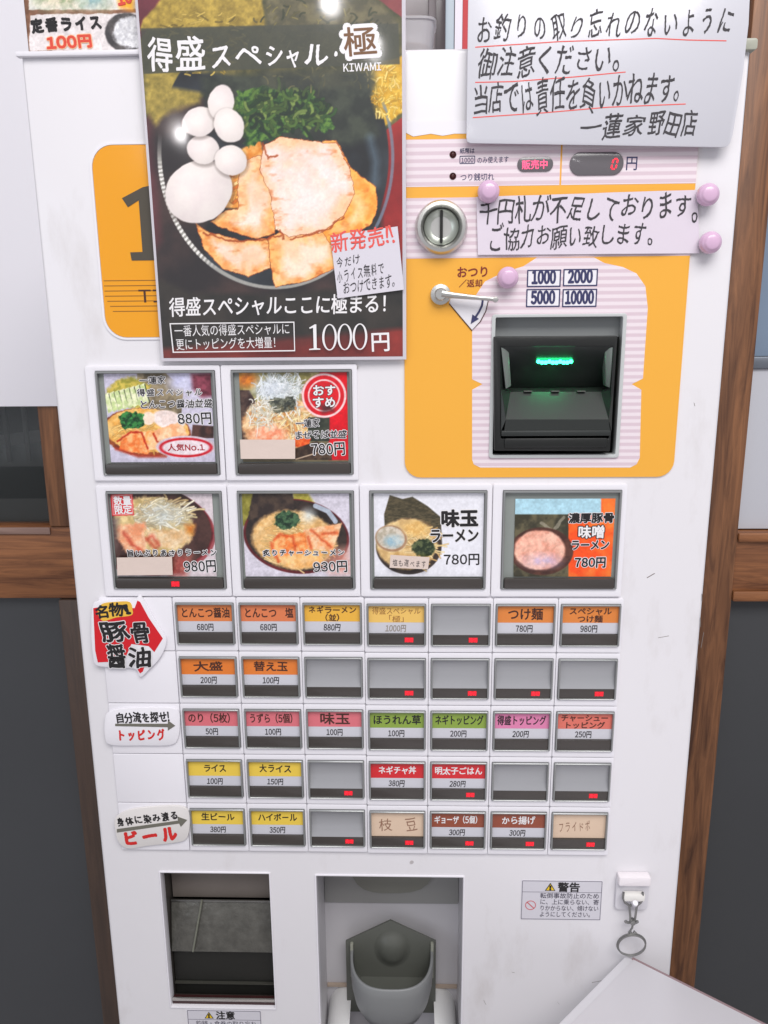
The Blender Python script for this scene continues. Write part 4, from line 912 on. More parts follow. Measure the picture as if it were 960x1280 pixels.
CG = mat('cup_grey', (134, 136, 137), 0.4, vary=.05, scale=14); CGD = mat('cup_shaded_grey', (94, 96, 90), 0.45, vary=.06)  # the inner grey is a darker tone with the cup's inside shade mixed in
ZR = -357.0; YB = 46.0; CXC = 166.5; RXC = 38.5; RYC = 50.0
g0, g1, g2 = at(432, 1177, YB), at(545, 1177, YB), at(488, 1151, YB)
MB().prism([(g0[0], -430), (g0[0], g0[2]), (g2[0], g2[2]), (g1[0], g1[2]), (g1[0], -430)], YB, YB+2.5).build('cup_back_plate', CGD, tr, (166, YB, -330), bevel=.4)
cp = MB(); NA = 32
def half(rx, ry, z):
    sg_ = lambda q: math.copysign(abs(q)**(2/2.7), q)
    return [(CXC+rx*sg_(math.cos(math.pi+math.pi*k/NA)), YB-ry*abs(sg_(math.sin(math.pi*k/NA))), z) for k in range(NA+1)]
layers = [half(RXC-2.6, RYC-2.6, ZR-2), half(RXC-2.5, RYC-2.5, ZR-.6), half(RXC-1.8, RYC-1.8, ZR), half(RXC-.6, RYC-.6, ZR), half(RXC, RYC, ZR-1), half(RXC, RYC, ZR-10), half(RXC-.8, RYC-1, ZR-24), half(RXC-3.4, RYC-4, ZR-38), half(RXC-8, RYC-10, ZR-50), half(RXC-17, RYC-22, ZR-60)]
LV = [[cp.v(q) for q in l] for l in layers]
for A_, B_ in zip(LV, LV[1:]):
    for k in range(NA): cp.bm.faces.new([A_[k], A_[k+1], B_[k+1], B_[k]])
cp.build('coin_cup', CG, tr, (166, 20, -370), angle=60)
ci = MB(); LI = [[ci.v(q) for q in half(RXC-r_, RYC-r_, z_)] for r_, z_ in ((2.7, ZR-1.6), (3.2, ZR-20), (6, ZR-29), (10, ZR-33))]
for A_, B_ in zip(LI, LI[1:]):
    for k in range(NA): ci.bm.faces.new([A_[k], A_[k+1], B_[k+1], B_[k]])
ci.build('cup_shaded_wall', CGD, tr, (166, 20, -370), angle=60)  # inner wall as its own piece, coloured darker to hold the shade
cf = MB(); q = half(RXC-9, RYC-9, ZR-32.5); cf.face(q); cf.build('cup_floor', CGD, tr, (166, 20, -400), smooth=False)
bp_ = at(490, 1194, YB-8)
MB().lathe(bp_[0], bp_[2], [(0, YB-6.5), (5, YB-6.1), (9, YB-4.6), (12.2, YB-2.2), (14.5, YB-.6), (17, YB)], 32, sz=1.2).build('coin_stop_knob', mat('knob_grey', (94, 96, 90), .4, coat=.15), tr, (166, YB, -325))
for sx in (-1, 1):
    e = CXC+sx*(RXC-1)
    MB().box(e-1.4, e+1.4, YB-4, YB+1, ZR-30, g0[2] if sx < 0 else g1[2]).build('cup_side_post', mat('post_grey', (150, 152, 140), .4), tr, (e, YB, -330), bevel=.6)
zf = at(404, 1229, D2)[2]
for sx in (-1, 1):
    fb = MB()
    xe = 103.2 if sx < 0 else 228.8; xi = CXC+sx*(RXC+1.0); w_ = abs(xe-xi); ns = 10
    A1 = []
    for k in range(ns+1):
        t = k/ns; A1.append((t, zf-28*(1-math.sqrt(max(0, 1-(1-t)**2)))))
    for k in range(ns):
        (t0, za_), (t1, zb_) = A1[k], A1[k+1]; xa, xb = xe+(xi-xe)*t0, xe+(xi-xe)*t1
        fb.face([(xa, 9.5, za_-12), (xb, 9.5, zb_-12), (xb, D2-.2, zb_), (xa, D2-.2, za_)])
    fb.build('tray_shoulder', mat('shoulder_white', (232, 232, 232), .35), tr, (166, 30, -390), angle=50)
MB().box(103.3, 228.7, D2-3.2, D2-.3, zf-1, zf+1.5).build('tray_joint', mat('aged_cream', (186, 168, 152), .5), tr, (166, D2, zf))

# ---- printed stickers on the machine
st = MB().prism(rrect(277.8, 345.6, -285.3, -246.8, 0.5, 1), -0.35, 0.1).build('warning_sticker', mat('sticker_white', (214, 212, 220), .5), mach, (311, 0, -266))
gb = mat('sticker_line_grey', (120, 116, 130), .5)
k = MB(); k.ring(rrect(278.1, 345.3, -285.0, -247.1, .5, 1), rrect(278.6, 344.8, -284.5, -247.6, .4, 1), -.45, -.3); k.box(278.5, 344.9, -.45, -.36, -258.3, -257.9); k.build('sticker_border', gb, st, (311, 0, -266))
tri = mat('warning_yellow', (238, 200, 40), .5)
def warn(parent, cx, cz, s):
    MB().prism([(cx-s, cz-s*.8), (cx+s, cz-s*.8), (cx, cz+s*.95)], -.55, -.36).build('warning_triangle', INK, parent, (cx, 0, cz))
    MB().prism([(cx-s*.76, cz-s*.66), (cx+s*.76, cz-s*.66), (cx, cz+s*.66)], -.65, -.5).build('warning_triangle_fill', tri, parent, (cx, 0, cz))
    write('!', parent, cx-s*.3, cz-s*.7, cx+s*.3, cz-s*.7, s*1.2, INK, y=-.6, off=.04)
warn(st, 301.8, -253.2, 4.4)
write('警告', st, 308, -257.6, 327, -257.6, 9.4, INK, y=-.35, off=.03)
for i, t in enumerate(('転倒事故防止のため', 'に、上に乗らない、寄', 'りかからない、傾けない', 'ようにしてください。')): write(t, st, 293.5, -264.2-6.1*i, 343.5-(4 if i == 3 else 0), -264.2-6.1*i, 5.6, mat('sticker_text', (70, 66, 84), .5), y=-.35, off=.004)
k = MB(); k.ring(oval(285.8, -271.2, 4.6, 4.6), oval(285.8, -271.2, 3.9, 3.9), -.5, -.36); k.prism([(282.6, -268.6), (283.3, -268), (289, -273.8), (288.3, -274.4)], -.5, -.37); k.build('prohibition_sign', mat('sign_pink', (206, 110, 116), .5), st, (286, 0, -271))
st = MB().prism(rrect(-16.3, 50.2, -425, -384.0, 0.5, 1), -0.35, 0.1).build('caution_sticker', MATS['sticker_white'], mach, (17, 0, -400))
k = MB(); k.ring(rrect(-16, 49.9, -424.7, -384.3, .5, 1), rrect(-15.5, 49.4, -424.2, -384.8, .4, 1), -.45, -.3); k.box(-15.5, 49.5, -.45, -.36, -394.3, -393.9); k.build('sticker_border', gb, st, (17, 0, -400))
warn(st, 3.4, -389.6, 4.0); write('注意', st, 9.5, -393.6, 27, -393.6, 8.8, INK, y=-.35, off=.03)
write('釣銭・食券の取り忘れ', st, -9, -400.6, 46, -400.6, 5.4, MATS['sticker_text'], y=-.35)

# scuffs on the door
sm = mat('scuff_grey', (120, 112, 108), .6)
for a, b_, r_ in (((878, 742), (877, 752), .5), ((876, 772), (875, 784), .6), ((874, 800), (873, 806), .5), ((872, 822), (871, 838), .4), ((640, 1215), (643, 1216), .3), ((150, 690), (152, 699), .25), ((740, 1228), (752, 1226), .25), ((809, 722), (818, 717), .45), ((823, 797), (836, 795), .3), ((605, 1250), (607, 1256), .5), ((697, 1252), (699, 1256), .4), ((785, 502), (787, 506), .4), ((868, 503), (868, 508), .5), ((880, 790), (876, 810), .35)):
    p0, p1 = at(*a), at(*b_)
    MB().prism([(p0[0]-r_, p0[2]), (p0[0], p0[2]-r_), (p1[0]+r_, p1[2]), (p1[0], p1[2]+r_)], -.1, .1).build('scuff_mark', sm, mach, p0)

# ================================================================== THINGS ON THE MACHINE
# ---- ramen poster
po = thing('ramen_poster', 'dark laminated ramen poster with pork slices and eggs at the top of the machine', 'poster', (92, -3, 187))
PX0, PX1, PZ0, PZ1 = 5.2, 178.5, 188.6, 433.0
def bend(X, Z): return -2.0-1.6*np.sin((np.asarray(X)-5)/173*math.pi)*0.6-2.2*((np.asarray(Z)-188)/245)**2
A = Art(PX0, PX1, PZ0, PZ1, V0, 2.1, (54, 44, 44))
al = np.ones(A.x.shape)
A.tex(al, (44,40,42), (70,56,54), 60, 1)
A.tex(A.poly([(160,-20),(235,-20),(180,60),(200,300),(180,340)], soft=10), (96,46,56), (128,66,78), 60, 2)
A.tex(A.poly([(440,-20),(530,-20),(530,170),(480,170)], soft=4), (106,50,56), (132,70,72), 60, 3); A.tex(A.poly([(476,165),(520,120),(520,345),(478,300)], soft=4), (124,30,34), (150,48,46), 60, 4)
A.tex(A.poly([(200,432),(520,408),(520,460),(200,460)], soft=22), (104,40,38), (134,56,50), 50, 5); A.tex(A.poly([(495,300),(520,300),(520,460),(460,460)], soft=24), (112,44,40), (140,56,50), 50, 6)
# seaweed sheets and broth light
A.tex(A.poly([(233,-20),(446,-20),(505,30),(505,148),(474,172),(470,110),(200,128),(182,160),(176,60)], soft=.8, amp=2), (64,66,46), (112,104,66), 14, 7, o=5, lo=.3, hi=.7)
A.tex(A.poly([(228,-20),(330,-20),(332,38),(180,44),(183,30)], soft=1.5, amp=3), (134,116,58), (186,162,84), 7, 8, o=4, lo=.25, hi=.75)
A.tex(A.poly([(184,92),(262,92),(252,132),(222,140),(198,160),(184,140)], soft=4, amp=5), (128,116,62), (176,156,86), 7, 9, o=4, lo=.25, hi=.75)
A.tex(A.poly([(452,88),(505,74),(505,142),(474,166),(462,130)], soft=1.2, amp=3), (190,148,48), (220,186,84), 7, 10, o=4, lo=.25, hi=.8)
A.tex(A.poly([(335,-20),(446,-20),(500,34),(500,46),(335,46)], soft=3), (84,82,66), (112,106,82), 12, 11)
# bowl
bowl = A.ell(343,196,143,166,-3, soft=.8); A.tex(bowl*A.poly([(150,100),(260,120),(260,400),(520,400),(520,150),(470,150),(440,120),(150,80)], soft=3), (28,32,36), (56,62,68), 60, 12)
A.tex(A.poly([(252,100),(465,92),(476,170),(440,186),(330,180),(262,140)], soft=5, amp=4), (42,48,44), (66,72,62), 20, 13)
rim = A.ell(343,196,143,166,-3)*(1-A.ell(344,195,139,163,-3)); A.fill(rim*A.poly([(150,150),(300,250),(470,300),(420,420),(150,420)], soft=14), (176,174,168), .85)
dots = (np.sin(np.arctan2(A.y-196, A.x-343)*170) > 0)*1.0; A.fill(rim*dots*A.poly([(150,190),(270,230),(270,330),(150,320)], soft=8), (236,234,230), .9)
A.fill(A.ell(343,196,150,172,-3)*(1-A.ell(343,196,146,169,-3))*A.poly([(450,130),(520,130),(520,260),(460,300)], soft=8), (120,134,150), .8)
A.fill(A.line([(463,175),(470,205),(468,232)], 9, soft=5), (96,112,124), .7)
# broth with minced garlic/onion
A.tex(A.poly([(284,200),(330,176),(340,240),(300,262),(276,258),(268,240)], soft=1.5, amp=4), (206,132,56), (226,176,110), 9, 14)
# greens
A.tex(A.poly([(296,120),(320,110),(350,114),(382,116),(408,132),(418,158),(408,172),(396,160),(388,174),(370,160),(352,176),(330,180),(312,188),(300,166),(306,150),(292,140)], soft=.8, amp=7, sc=10), (30,62,36), (96,128,62), 5, 15, o=4, lo=.35, hi=.68)
A.strokes(354,142,52,26,150,16,3.2,[(50,80,42),(82,108,54),(34,58,34),(116,134,76),(28,48,34),(64,84,44)],seed=11,curve=1.5)
A.strokes(300,232,26,26,40,9,3,[(226,166,90),(240,206,150),(190,108,40)],seed=12,curve=1)
# pork slices
def pork(pts, s, a=6, base=((232,198,168),(240,222,208)), brown=((222,140,66),(236,184,110)), edge=True):
    mk = A.poly(pts, soft=.6, amp=2.2, sc=9, seed=s)
    A.tex(mk, base[0], base[1], 26, s, lo=.35, hi=.65)
    dd = A.poly(pts, soft=26, amp=9, sc=16, seed=s+2); near = np.clip(1-(dd-.5)*2.0, 0, 1)
    t = np.clip(near*1.5-.35+(fbm(A.x, A.y, 22, s+3, 4)-.5)*2.2, 0, 1); A.tex(mk*t, brown[0], brown[1], 9, s+5, a=.8)
    t = np.clip((fbm(A.x, A.y, 60, s+9, 2)-.5)*4, 0, 1); A.fill(mk*t, (246, 232, 226), .45)
    t = np.clip((fbm(A.x*.5, A.y, 6, s+4, 3)-.62)*5, 0, 1)*near; A.fill(mk*t, (186, 92, 36), .6)
    if edge:
        inn = A.poly(pts, soft=1.6, amp=2.2, sc=9, seed=s); e = mk*(1-np.clip(inn*1.0, 0, 1)); A.fill(np.clip(mk*4*(1-mk)+0*e, 0, 1), (150,74,34), .8)
    return mk
pork([(246,280),(262,290),(300,302),(336,300),(345,322),(338,336),(312,347),(280,336),(258,312)], 21)
pork([(336,298),(352,292),(400,290),(424,292),(432,306),(418,336),(384,352),(346,359),(340,336)], 23, base=((236,204,172),(242,220,200)))
pork([(404,180),(420,178),(440,212),(470,236),(473,262),(464,282),(440,300),(414,306),(404,292),(430,270),(420,230)], 26, base=((238,190,128),(242,214,170)), brown=((226,142,50),(240,180,90)))
pork([(300,206),(328,196),(350,240),(346,292),(322,300),(280,286),(266,278),(286,264),(300,262)], 29)
pork([(332,184),(352,174),(396,180),(422,182),(438,212),(444,244),(430,272),(402,292),(362,298),(346,288),(340,246),(326,214)], 32, base=((236,208,194),(240,224,220)), brown=((234,184,140),(240,200,160)))
for l in ([(258,292),(290,302),(330,302),(352,296)], [(352,290),(356,300)], [(330,182),(338,200),(348,196)], [(366,300),(410,288),(430,272)]): A.fill(A.line(l, 2.2, amp=3, sc=7, soft=.8), (150,66,26), .85)
# quail eggs and big egg
for cx, cy, rx, ry, rot in ((251,241,43,38,-35),(257,189,20,18,12),(252,155,22,18,-14),(279,131,16,22,8),(289,160,18,22,-28),(291,203,20,18,25)):
    e = A.ell(cx, cy, rx, ry, rot, soft=.6, amp=1.6, sc=18); A.keep = np.maximum(getattr(A, 'keep', 0), e); A.fill(A.ell(cx+1, cy+2, rx+2, ry+2, rot, soft=2), (60,48,44), .35); A.tex(e, (232,222,220), (238,230,226), 30, 40)
    A.shade(e, cx-rx*.2, cy-ry*.25, max(rx, ry), .10)
A.strokes(250,60,60,40,140,9,1.6,[(196,172,96),(150,130,64),(112,98,50)],seed=13,spread=1.2,mask=A.poly([(185,0),(330,0),(330,38),(262,130),(190,150)],soft=3))
A.strokes(484,115,26,36,110,8,1.6,[(232,202,110),(200,156,52),(240,214,140)],seed=14,mask=A.poly([(455,85),(505,78),(505,142),(474,166)],soft=2))
A.strokes(395,60,90,60,160,9,1.5,[(96,92,62),(60,66,48),(128,120,80)],seed=15)
# title band
A.fill(A.poly([(180,40),(498,34),(500,84),(183,96)], soft=.6), (72,74,66), .86)
A.tex(A.poly([(330,90),(470,84),(470,112),(330,116)], soft=5), (60,64,58), (84,84,70), 16, 44, a=.6)
# lower black area
A.tex(A.poly([(150,362),(204,350),(240,366),(330,368),(420,362),(530,330),(530,408),(150,440)], soft=4), (40,40,38), (58,54,50), 50, 45)
A.amt = .10; A.con = 1.12
pp = A.build('printed_sheet', PRINTG, po, -3.0, bend=lambda X, Z: bend(X, Z), org=(92, -3, 187))
# laminate border
lam = MB(); n = 24
for k_ in range(n):
    for sx, (xa, xb) in enumerate(((3.4, PX0+.3), (PX1-.3, 181.0))):
        za_, zb_ = 186.4+(434.5-186.4)*k_/n, 186.4+(434.5-186.4)*(k_+1)/n
        f = lambda x_, z_: (x_, float(-2.9+bend(x_, z_)), z_)
        lam.face([f(xa, za_), f(xb, za_), f(xb, zb_), f(xa, zb_)])
for k_ in range(n):
    xa, xb = PX0+(PX1-PX0)*k_/n, PX0+(PX1-PX0)*(k_+1)/n
    f = lambda x_, z_: (x_, float(-2.9+bend(x_, z_)), z_)
    lam.face([f(xa, 186.4), f(xb, 186.4), f(xb, PZ0+.3), f(xa, PZ0+.3)])
lam.build('laminate_edge', mat('laminate_film', (206, 202, 210), .12, coat=1.0), po, (92, -3, 187))
# lettering on the poster (slightly proud of the bowed sheet)
def pw(text, a, b_, h, m, lift=0.0, **kw):
    xm, zm = at2((a[0]+b_[0])/2, a[1]); d = float(-3.0+bend(xm, zm))-.06
    return V0.write(text, po, a, b_, h, m, y=d, follow=lambda X_, Z_: -3.06-lift+float(bend(X_, Z_)), **kw)
BS = dict(off=.016, jit=.5, hand=.03)
for ch, a, b_, h in (('得', (185,91), (219,90), 44), ('盛', (220,90), (258,89), 44), ('ス', (260,88), (294,87), 38), ('ペ', (290,87), (332,86), 38), ('シ', (330,85), (358,84), 34), ('ャ', (354,86), (380,85), 36), ('ル', (376,86), (416,85), 40), ('・', (409,82), (431,82), 34)): pw(ch, a, b_, h, WINK, seed=ord(ch) % 97, **BS)
pw('極', (427,73), (475,71), 42, WINK, off=.085, jit=.2); pw('極', (430,71), (472,69), 38, lift=.15, m=mat('brown_logo_ink', (120, 84, 56), .5), off=.012, jit=.2)
pw('KIWAMI', (429,91), (477,89), 13, WINK, off=.02, seed=3)
pw('得盛スペシャルここに極まる！', (212,396), (496,391), 25, WINK, off=.014, jit=.25, slant=.08)
pw('一番人気の得盛スペシャルに', (218,421), (363,418), 15, WINK, off=0)
pw('更にトッピングを大増量！', (220,438), (352,435), 15, WINK, off=0)
d = -7.6
bx = [at2(212,404,d), at2(368,402,d), at2(369,439,d), at2(216,441,d)]; bi = [at2(213.4,405.4,d), at2(366.8,403.4,d), at2(367.8,437.6,d), at2(217.4,439.6,d)]
MB().ring(bx[::-1], bi[::-1], d-.2, d).build('text_frame', WINK, po, (90, -5, 200))
# serif price figures
sf = MB()
def serif0(cx, cy, rx, ry):
    n = 36; o_ = []; i_ = []
    for k_ in range(n):
        t = 2*math.pi*k_/n; o_.append(at2(cx+rx*math.cos(t), cy-ry*math.sin(t), d)); i_.append(at2(cx+(rx-2.7)*math.cos(t), cy-(ry-1.3)*math.sin(t), d))
    sf.ring(o_, i_, d-.35, d-.05)
for cx in (412, 431, 450): serif0(cx, 421.5-(cx-412)*.02, 9.2, 16.5)
sf.prism(V0.poly([(386.5,437.5),(400.5,437),(400.5,435.8),(396,435.2),(395.4,405.5),(393.4,405.5),(386.5,409.6),(387.2,411),(391.4,409.6),(392.2,435.4),(386.5,436.2)], d), d-.35, d-.05)
sf.build('price_figures', WINK, po, (90, -5, 200))
pw('円', (463,440), (489,439), 26, WINK, off=.014)
# taped note on the poster
nt2 = thing('poster_note', 'small tilted white handwritten note with red heading stuck on the ramen poster', 'note', (*at2(460, 325, -9), 0)[:1]+(-8, at2(460, 325)[1]))
yn = -7.4
MB().prism([at2(413,294,yn), at2(497,283,yn), at2(505,362,yn), at2(422,373,yn)], yn, yn+.4).build('note_paper', mat('note_paper_white', (216, 212, 222), .5, vary=.02), nt2, at(460, 325, yn))
V0.write('新発売!!', nt2, (415,317), (494,305), 27, INKP, y=yn, jit=.7, hand=.03, off=.015, seed=4)
V0.write('今だけ', nt2, (421,337), (452,331), 16, INKG, y=yn, jit=.8, hand=.03, slant=.25, off=.004, seed=5)
V0.write('小ライス無料で', nt2, (422,355), (482,343), 19, INKG, y=yn, jit=.8, hand=.03, slant=.25, off=.004, seed=6)
V0.write('おつけできます。', nt2, (430,369), (500,357), 17, INKG, y=yn, jit=.8, hand=.03, slant=.25, off=.004, seed=7)

# ---- notice about change (upper right)
YN = -9.0
no = thing('change_notice', 'large grey white laminated notice with handwriting underlined in red at the top right', 'notice', (312, YN, 330))
npx = [(586,-60),(583,172),(584,177),(588,179),(903,184),(909,183),(913,178),(916,168),(929,90),(936,30),(940,-60)]
MB().prism([at2(x_, y_, YN) for x_, y_ in npx], YN, YN+1.2).build('laminated_sheet', PAPERG, no, (312, YN, 330), bevel=.35)
MB().box(330, 350, YN+1.3, -1.5, 395, 415).build('magnet_backing', DARK, no, (340, -5, 400))
HW = dict(jit=.9, hand=.04, slant=.16, off=.006)
V0.write('お釣りの取り忘れのないように', no, (594,56), (918,46), 42, INKG, y=YN, seed=11, **HW)
V0.write('御注意ください。', no, (598,100), (790,88), 40, INKG, y=YN, seed=12, **HW)
V0.write('当店では責任を負いかねます。', no, (592,146), (862,128), 42, INKG, y=YN, seed=13, **HW)
V0.write('一蓮家', no, (724,174), (806,172), 30, INKG, y=YN, seed=14, jit=.7, hand=.035, slant=.22, off=.012)
V0.write('野田店', no, (810,172), (872,168), 32, INKG, y=YN, seed=15, jit=.7, hand=.035, slant=.22, off=.012)
for l in ([(594,59),(700,52),(820,48),(860,50),(908,51)], [(594,103),(640,102),(720,96),(782,90)], [(591,147),(680,141),(760,134),(857,130)]):
    MB().tube([(lambda P: (P[0], YN+.35, P[2]))(at(a, b_, YN)) for a, b_ in l], 0.55, 6).build('red_underline', INKP, no, (312, YN, 370))

# ---- bill shortage banner held by magnets
bnr = thing('shortage_banner', 'pale translucent strip with two handwritten lines pinned by pink magnets above the bill slot', 'note', (305, -2.5, 277))
YS = -2.8
def wave(X_): return YS+.45*math.sin(X_*.07)+.25*math.sin(X_*.19)
def strip():
    m = MB(); n = 24; T_ = [(595,247),(870,238)]; B_ = [(597,319),(873,317)]
    rows = []
    for k_ in range(n+1):
        t = k_/n; wv = 0.0
        a = at(T_[0][0]+(T_[1][0]-T_[0][0])*t, T_[0][1]+(T_[1][1]-T_[0][1])*t); b_ = at(B_[0][0]+(B_[1][0]-B_[0][0])*t, B_[0][1]+(B_[1][1]-B_[0][1])*t)
        rows.append(((a[0], wave(a[0]), a[2]), (b_[0], wave(b_[0]), b_[2])))
    for (a, b_), (c, e) in zip(rows, rows[1:]): m.face([b_, e, c, a])
    bmesh.ops.remove_doubles(m.bm, verts=m.bm.verts, dist=.001)
    return m
strip().build('strip_paper', mat('strip_paper', (224, 214, 226), .22, coat=.6, vary=.02, bump=.2, bscale=12), bnr, (305, -2.5, 277), angle=80)
V0.write('千円札が不足しております。', bnr, (599,281), (886,273), 34, INKG, y=YS, follow=lambda X_, Z_: wave(X_)-.05, seed=21, **HW)
V0.write('ご協力お願い致します。', bnr, (610,313), (828,305), 30, INKG, y=YS, follow=lambda X_, Z_: wave(X_)-.05, seed=22, **HW)
mlab = {0: 'lilac round magnet at the top left corner of the strip, over the small indicator text', 1: 'upper lilac round magnet at the right end of the handwritten strip', 2: 'lower lilac round magnet at the right end of the handwritten strip', 3: 'lilac round magnet below the strip, left of the boxed bill numbers'}
for i, (px, py) in enumerate(((611,239), (886,243), (889,303), (635,347))):
    c = at2(px, py, -9); r = 8.3
    t = thing('round_magnet', mlab[i], 'magnet', (c[0], -5, c[1]), 'lilac magnets on the payment panel')
    MB().lathe(c[0], c[1], [(0, -12.6), (4.0, -12.5), (5.1, -11.9), (5.5, -11.2), (6.0, -10.9), (6.8, -10.2), (7.4, -8.6), (7.4, -5.6), (6.9, -4.3), (0, -4.3)], 40).build('cap', MAGNET, t, (c[0], -8, c[1]), angle=70)
    MB().lathe(c[0], c[1], [(0, -4.25), (6.0, -4.25), (6.0, -3.9), (0, -3.9)], 24).build('magnet_disc', DARK2, t, (c[0], -4, c[1]))

# ---- tape labels stuck over picture buttons
def tape(px, label, txt=None):
    q = [at2(x_, y_, -4.6) for x_, y_ in px]; c = (sum(a for a, _ in q)/len(q), -4.6, sum(b_ for _, b_ in q)/len(q))
    o = MB().prism(q, -4.9, -4.5).build('tape_label', mat('cream_tape', (222, 204, 194), .65, vary=.05, scale=40, bump=.15, bscale=150), None, c)
    props(o, label, 'tape', 'tape labels stuck on the picture buttons'); return o
tape([(300,549.5), (369,549.5), (369,573.5), (301,573.5)], 'blank cream tape strip on the mixed noodle button below the red seal picture')
tape([(146,697), (215,696), (216,718.5), (147,719)], 'blank cream tape strip on the limited quantity button at the left edge')
o = tape([(488,693.5), (537,696.5), (535,711.5), (487,709.5)], 'small white handwritten tape on the egg ramen picture button')
V0.write('塩も選べます', o, (490,708), (533,710), 11, INKG, y=-4.95, jit=.6, hand=.03, off=-.002, seed=3)

# ---- three shaped signs at the left of the rows
VS = View(110, 740, 7.385)
sg1 = thing('shaped_sign', 'red arrow shaped sign with bold black brush characters left of the first button row', 'sign', (-38, -5, -30), 'brush lettered category signs')
yb = -5.2
plate = [(45,120),(60,95),(120,85),(240,78),(380,72),(440,60),(470,40),(520,90),(600,240),(690,380),(722,450),(700,540),(640,640),(560,720),(500,782),(470,775),(440,716),(330,700),(120,690),(60,660),(40,560),(28,400),(30,200)]
MB().prism(smooth_poly([VS.p(x_, y_, yb) for x_, y_ in plate], 4), yb+.3, yb+3.2).build('sign_plate', WHITE, sg1, (-38, -5, -30), bevel=.5)
MB().prism([VS.p(x_, y_, yb) for x_, y_ in [(48,150),(110,140),(430,150),(455,80),(480,92),(560,240),(690,430),(612,555),(560,500),(400,480),(330,640),(90,650),(66,540)]], yb+.05, yb+.35).build('red_arrow', mat('sign_red', (214, 24, 36), .35, coat=.3), sg1, (-38, -5, -30))
MB().prism([VS.p(x_, y_, yb) for x_, y_ in [(455,690),(520,690),(505,735),(480,752),(460,720)]], yb+.05, yb+.35).build('red_drop', MATS['sign_red'], sg1, (-36, -5, -60))
MB().prism(smooth_poly([VS.p(x_, y_, yb) for x_, y_ in [(90,180),(130,110),(250,92),(380,92),(410,160),(400,215),(260,235),(150,268),(105,235)]], 4), yb-.05, yb+.3).build('yellow_patch', mat('sign_yellow', (238, 190, 70), .4), sg1, (-50, -5, -5))
MY = dict(off=.035, jit=.5, hand=.03)
for ch, a, b_, h in (('名', (75,245), (205,240), 125), ('物', (205,225), (335,220), 125), ('!', (335,215), (405,205), 110)): VS.write(ch, sg1, a, b_, h, INK, y=yb-.1, seed=ord(ch) % 31, **MY)
for ch, a, b_, h in (('豚', (130,462), (385,452), 190), ('骨', (400,480), (595,470), 200), ('醤', (180,692), (360,692), 200), ('油', (375,695), (605,690), 190)): VS.write(ch, sg1, a, b_, h, INK, y=yb-.1, outline=WINK, seed=ord(ch) % 31, ow=.03, off=.03, jit=.5, hand=.035)
VT = View(100, 880, 2.824)
sg2 = thing('shaped_sign', 'pale oblong sign with black heading, grey arrow and red lettering beside the third button row', 'sign', (-38, -5, -108), 'brush lettered category signs')
yb = -4.6
MB().prism(smooth_poly([VT.p(x_, y_, yb) for x_, y_ in [(100,30),(160,16),(300,14),(345,24),(352,70),(346,120),(320,146),(220,148),(110,146),(88,120),(86,60)]], 4), yb+.3, yb+2.4).build('sign_plate', WHITE, sg2, (-38, -5, -108), bevel=.5)
def arrow(v, parent, pts, yb):
    MB().prism([v.p(x_, y_, yb) for x_, y_ in pts], yb+.0, yb+.32).build('grey_arrow', mat('arrow_grey', (112, 110, 100), .5), parent, (-30, -5, -100))
arrow(VT, sg2, [(124,70),(310,70),(310,58),(336,77),(310,94),(310,82),(124,78)], yb)
VT.write('自分流を探せ!', sg2, (128,68), (318,62), 38, INK, y=yb+.3, off=.035, jit=.6, hand=.03, seed=3)
VT.write('トッピング', sg2, (130,132), (306,130), 48, mat('sign_red_ink', (214, 40, 36), .4), y=yb+.3, off=.04, jit=.5, hand=.03, seed=4)
sg3 = thing('shaped_sign', 'pale cushion shaped sign with red beer lettering and grey arrow beside the lowest button row', 'sign', (-36, -5, -202), 'brush lettered category signs')
MB().prism(smooth_poly([VT.p(x_, y_, yb) for x_, y_ in [(124,405),(170,376),(260,364),(350,362),(384,384),(386,440),(372,480),(330,492),(240,502),(170,512),(136,490),(124,450)]], 4), yb+.3, yb+2.4).build('sign_plate', mat('cream_white', (226, 222, 220), .4), sg3, (-36, -5, -202), bevel=.5)
arrow(VT, sg3, [(130,442),(346,412),(344,398),(378,410),(356,434),(350,422),(130,454)], yb)
VT.write('身体に染み渡る', sg3, (132,436), (352,408), 36, INK, y=yb+.3, off=.035, jit=.6, hand=.03, seed=5)
VT.write('ビール', sg3, (150,504), (356,484), 62, MATS['sign_red_ink'], y=yb+.3, off=.05, jit=.5, hand=.03, seed=6)

# ---- hook and snap clip
hk = thing('magnetic_hook', 'white square magnetic hook at the lower right of the machine door', 'hook', (370, -4, -255))
MB().prism(rrect(356.2, 383.8, -272.5, -241, 4, 5), -3.5, 0).build('base_plate', mat('hook_white', (218, 216, 222), .3), hk, (370, -2, -256), bevel=1.0)
MB().prism(rrect(356.8, 383.2, -245.5, -237.2, 1.5, 4), -8.5, 0).build('top_block', mat('hook_block_white', (238, 232, 236), .3), hk, (370, -4, -241), bevel=1.0)
MB().tube([(370, -4, -262), (370, -7, -261), (370, -11, -260.5), (370, -13, -257.5)], 2.2, 10).build('hook_arm', WHITE, hk, (370, -8, -260))
MB().box(361.4, 379, -9.5, -4, -259.5, -252.6).build('strap_loop', mat('strap_white', (236, 234, 230), .6), hk, (370, -7, -256), bevel=1.2)
kc = thing('snap_clip', 'steel snap clip with an empty split ring hanging from the white hook', 'key ring', (371, -9, -262))
VK = View(580, 1060, 2.526)
q3 = lambda x_, y_, yy=-8.5: (lambda P: (P[0], yy, P[2]))(at(580+x_/2.526, 1060+y_/2.526, yy))
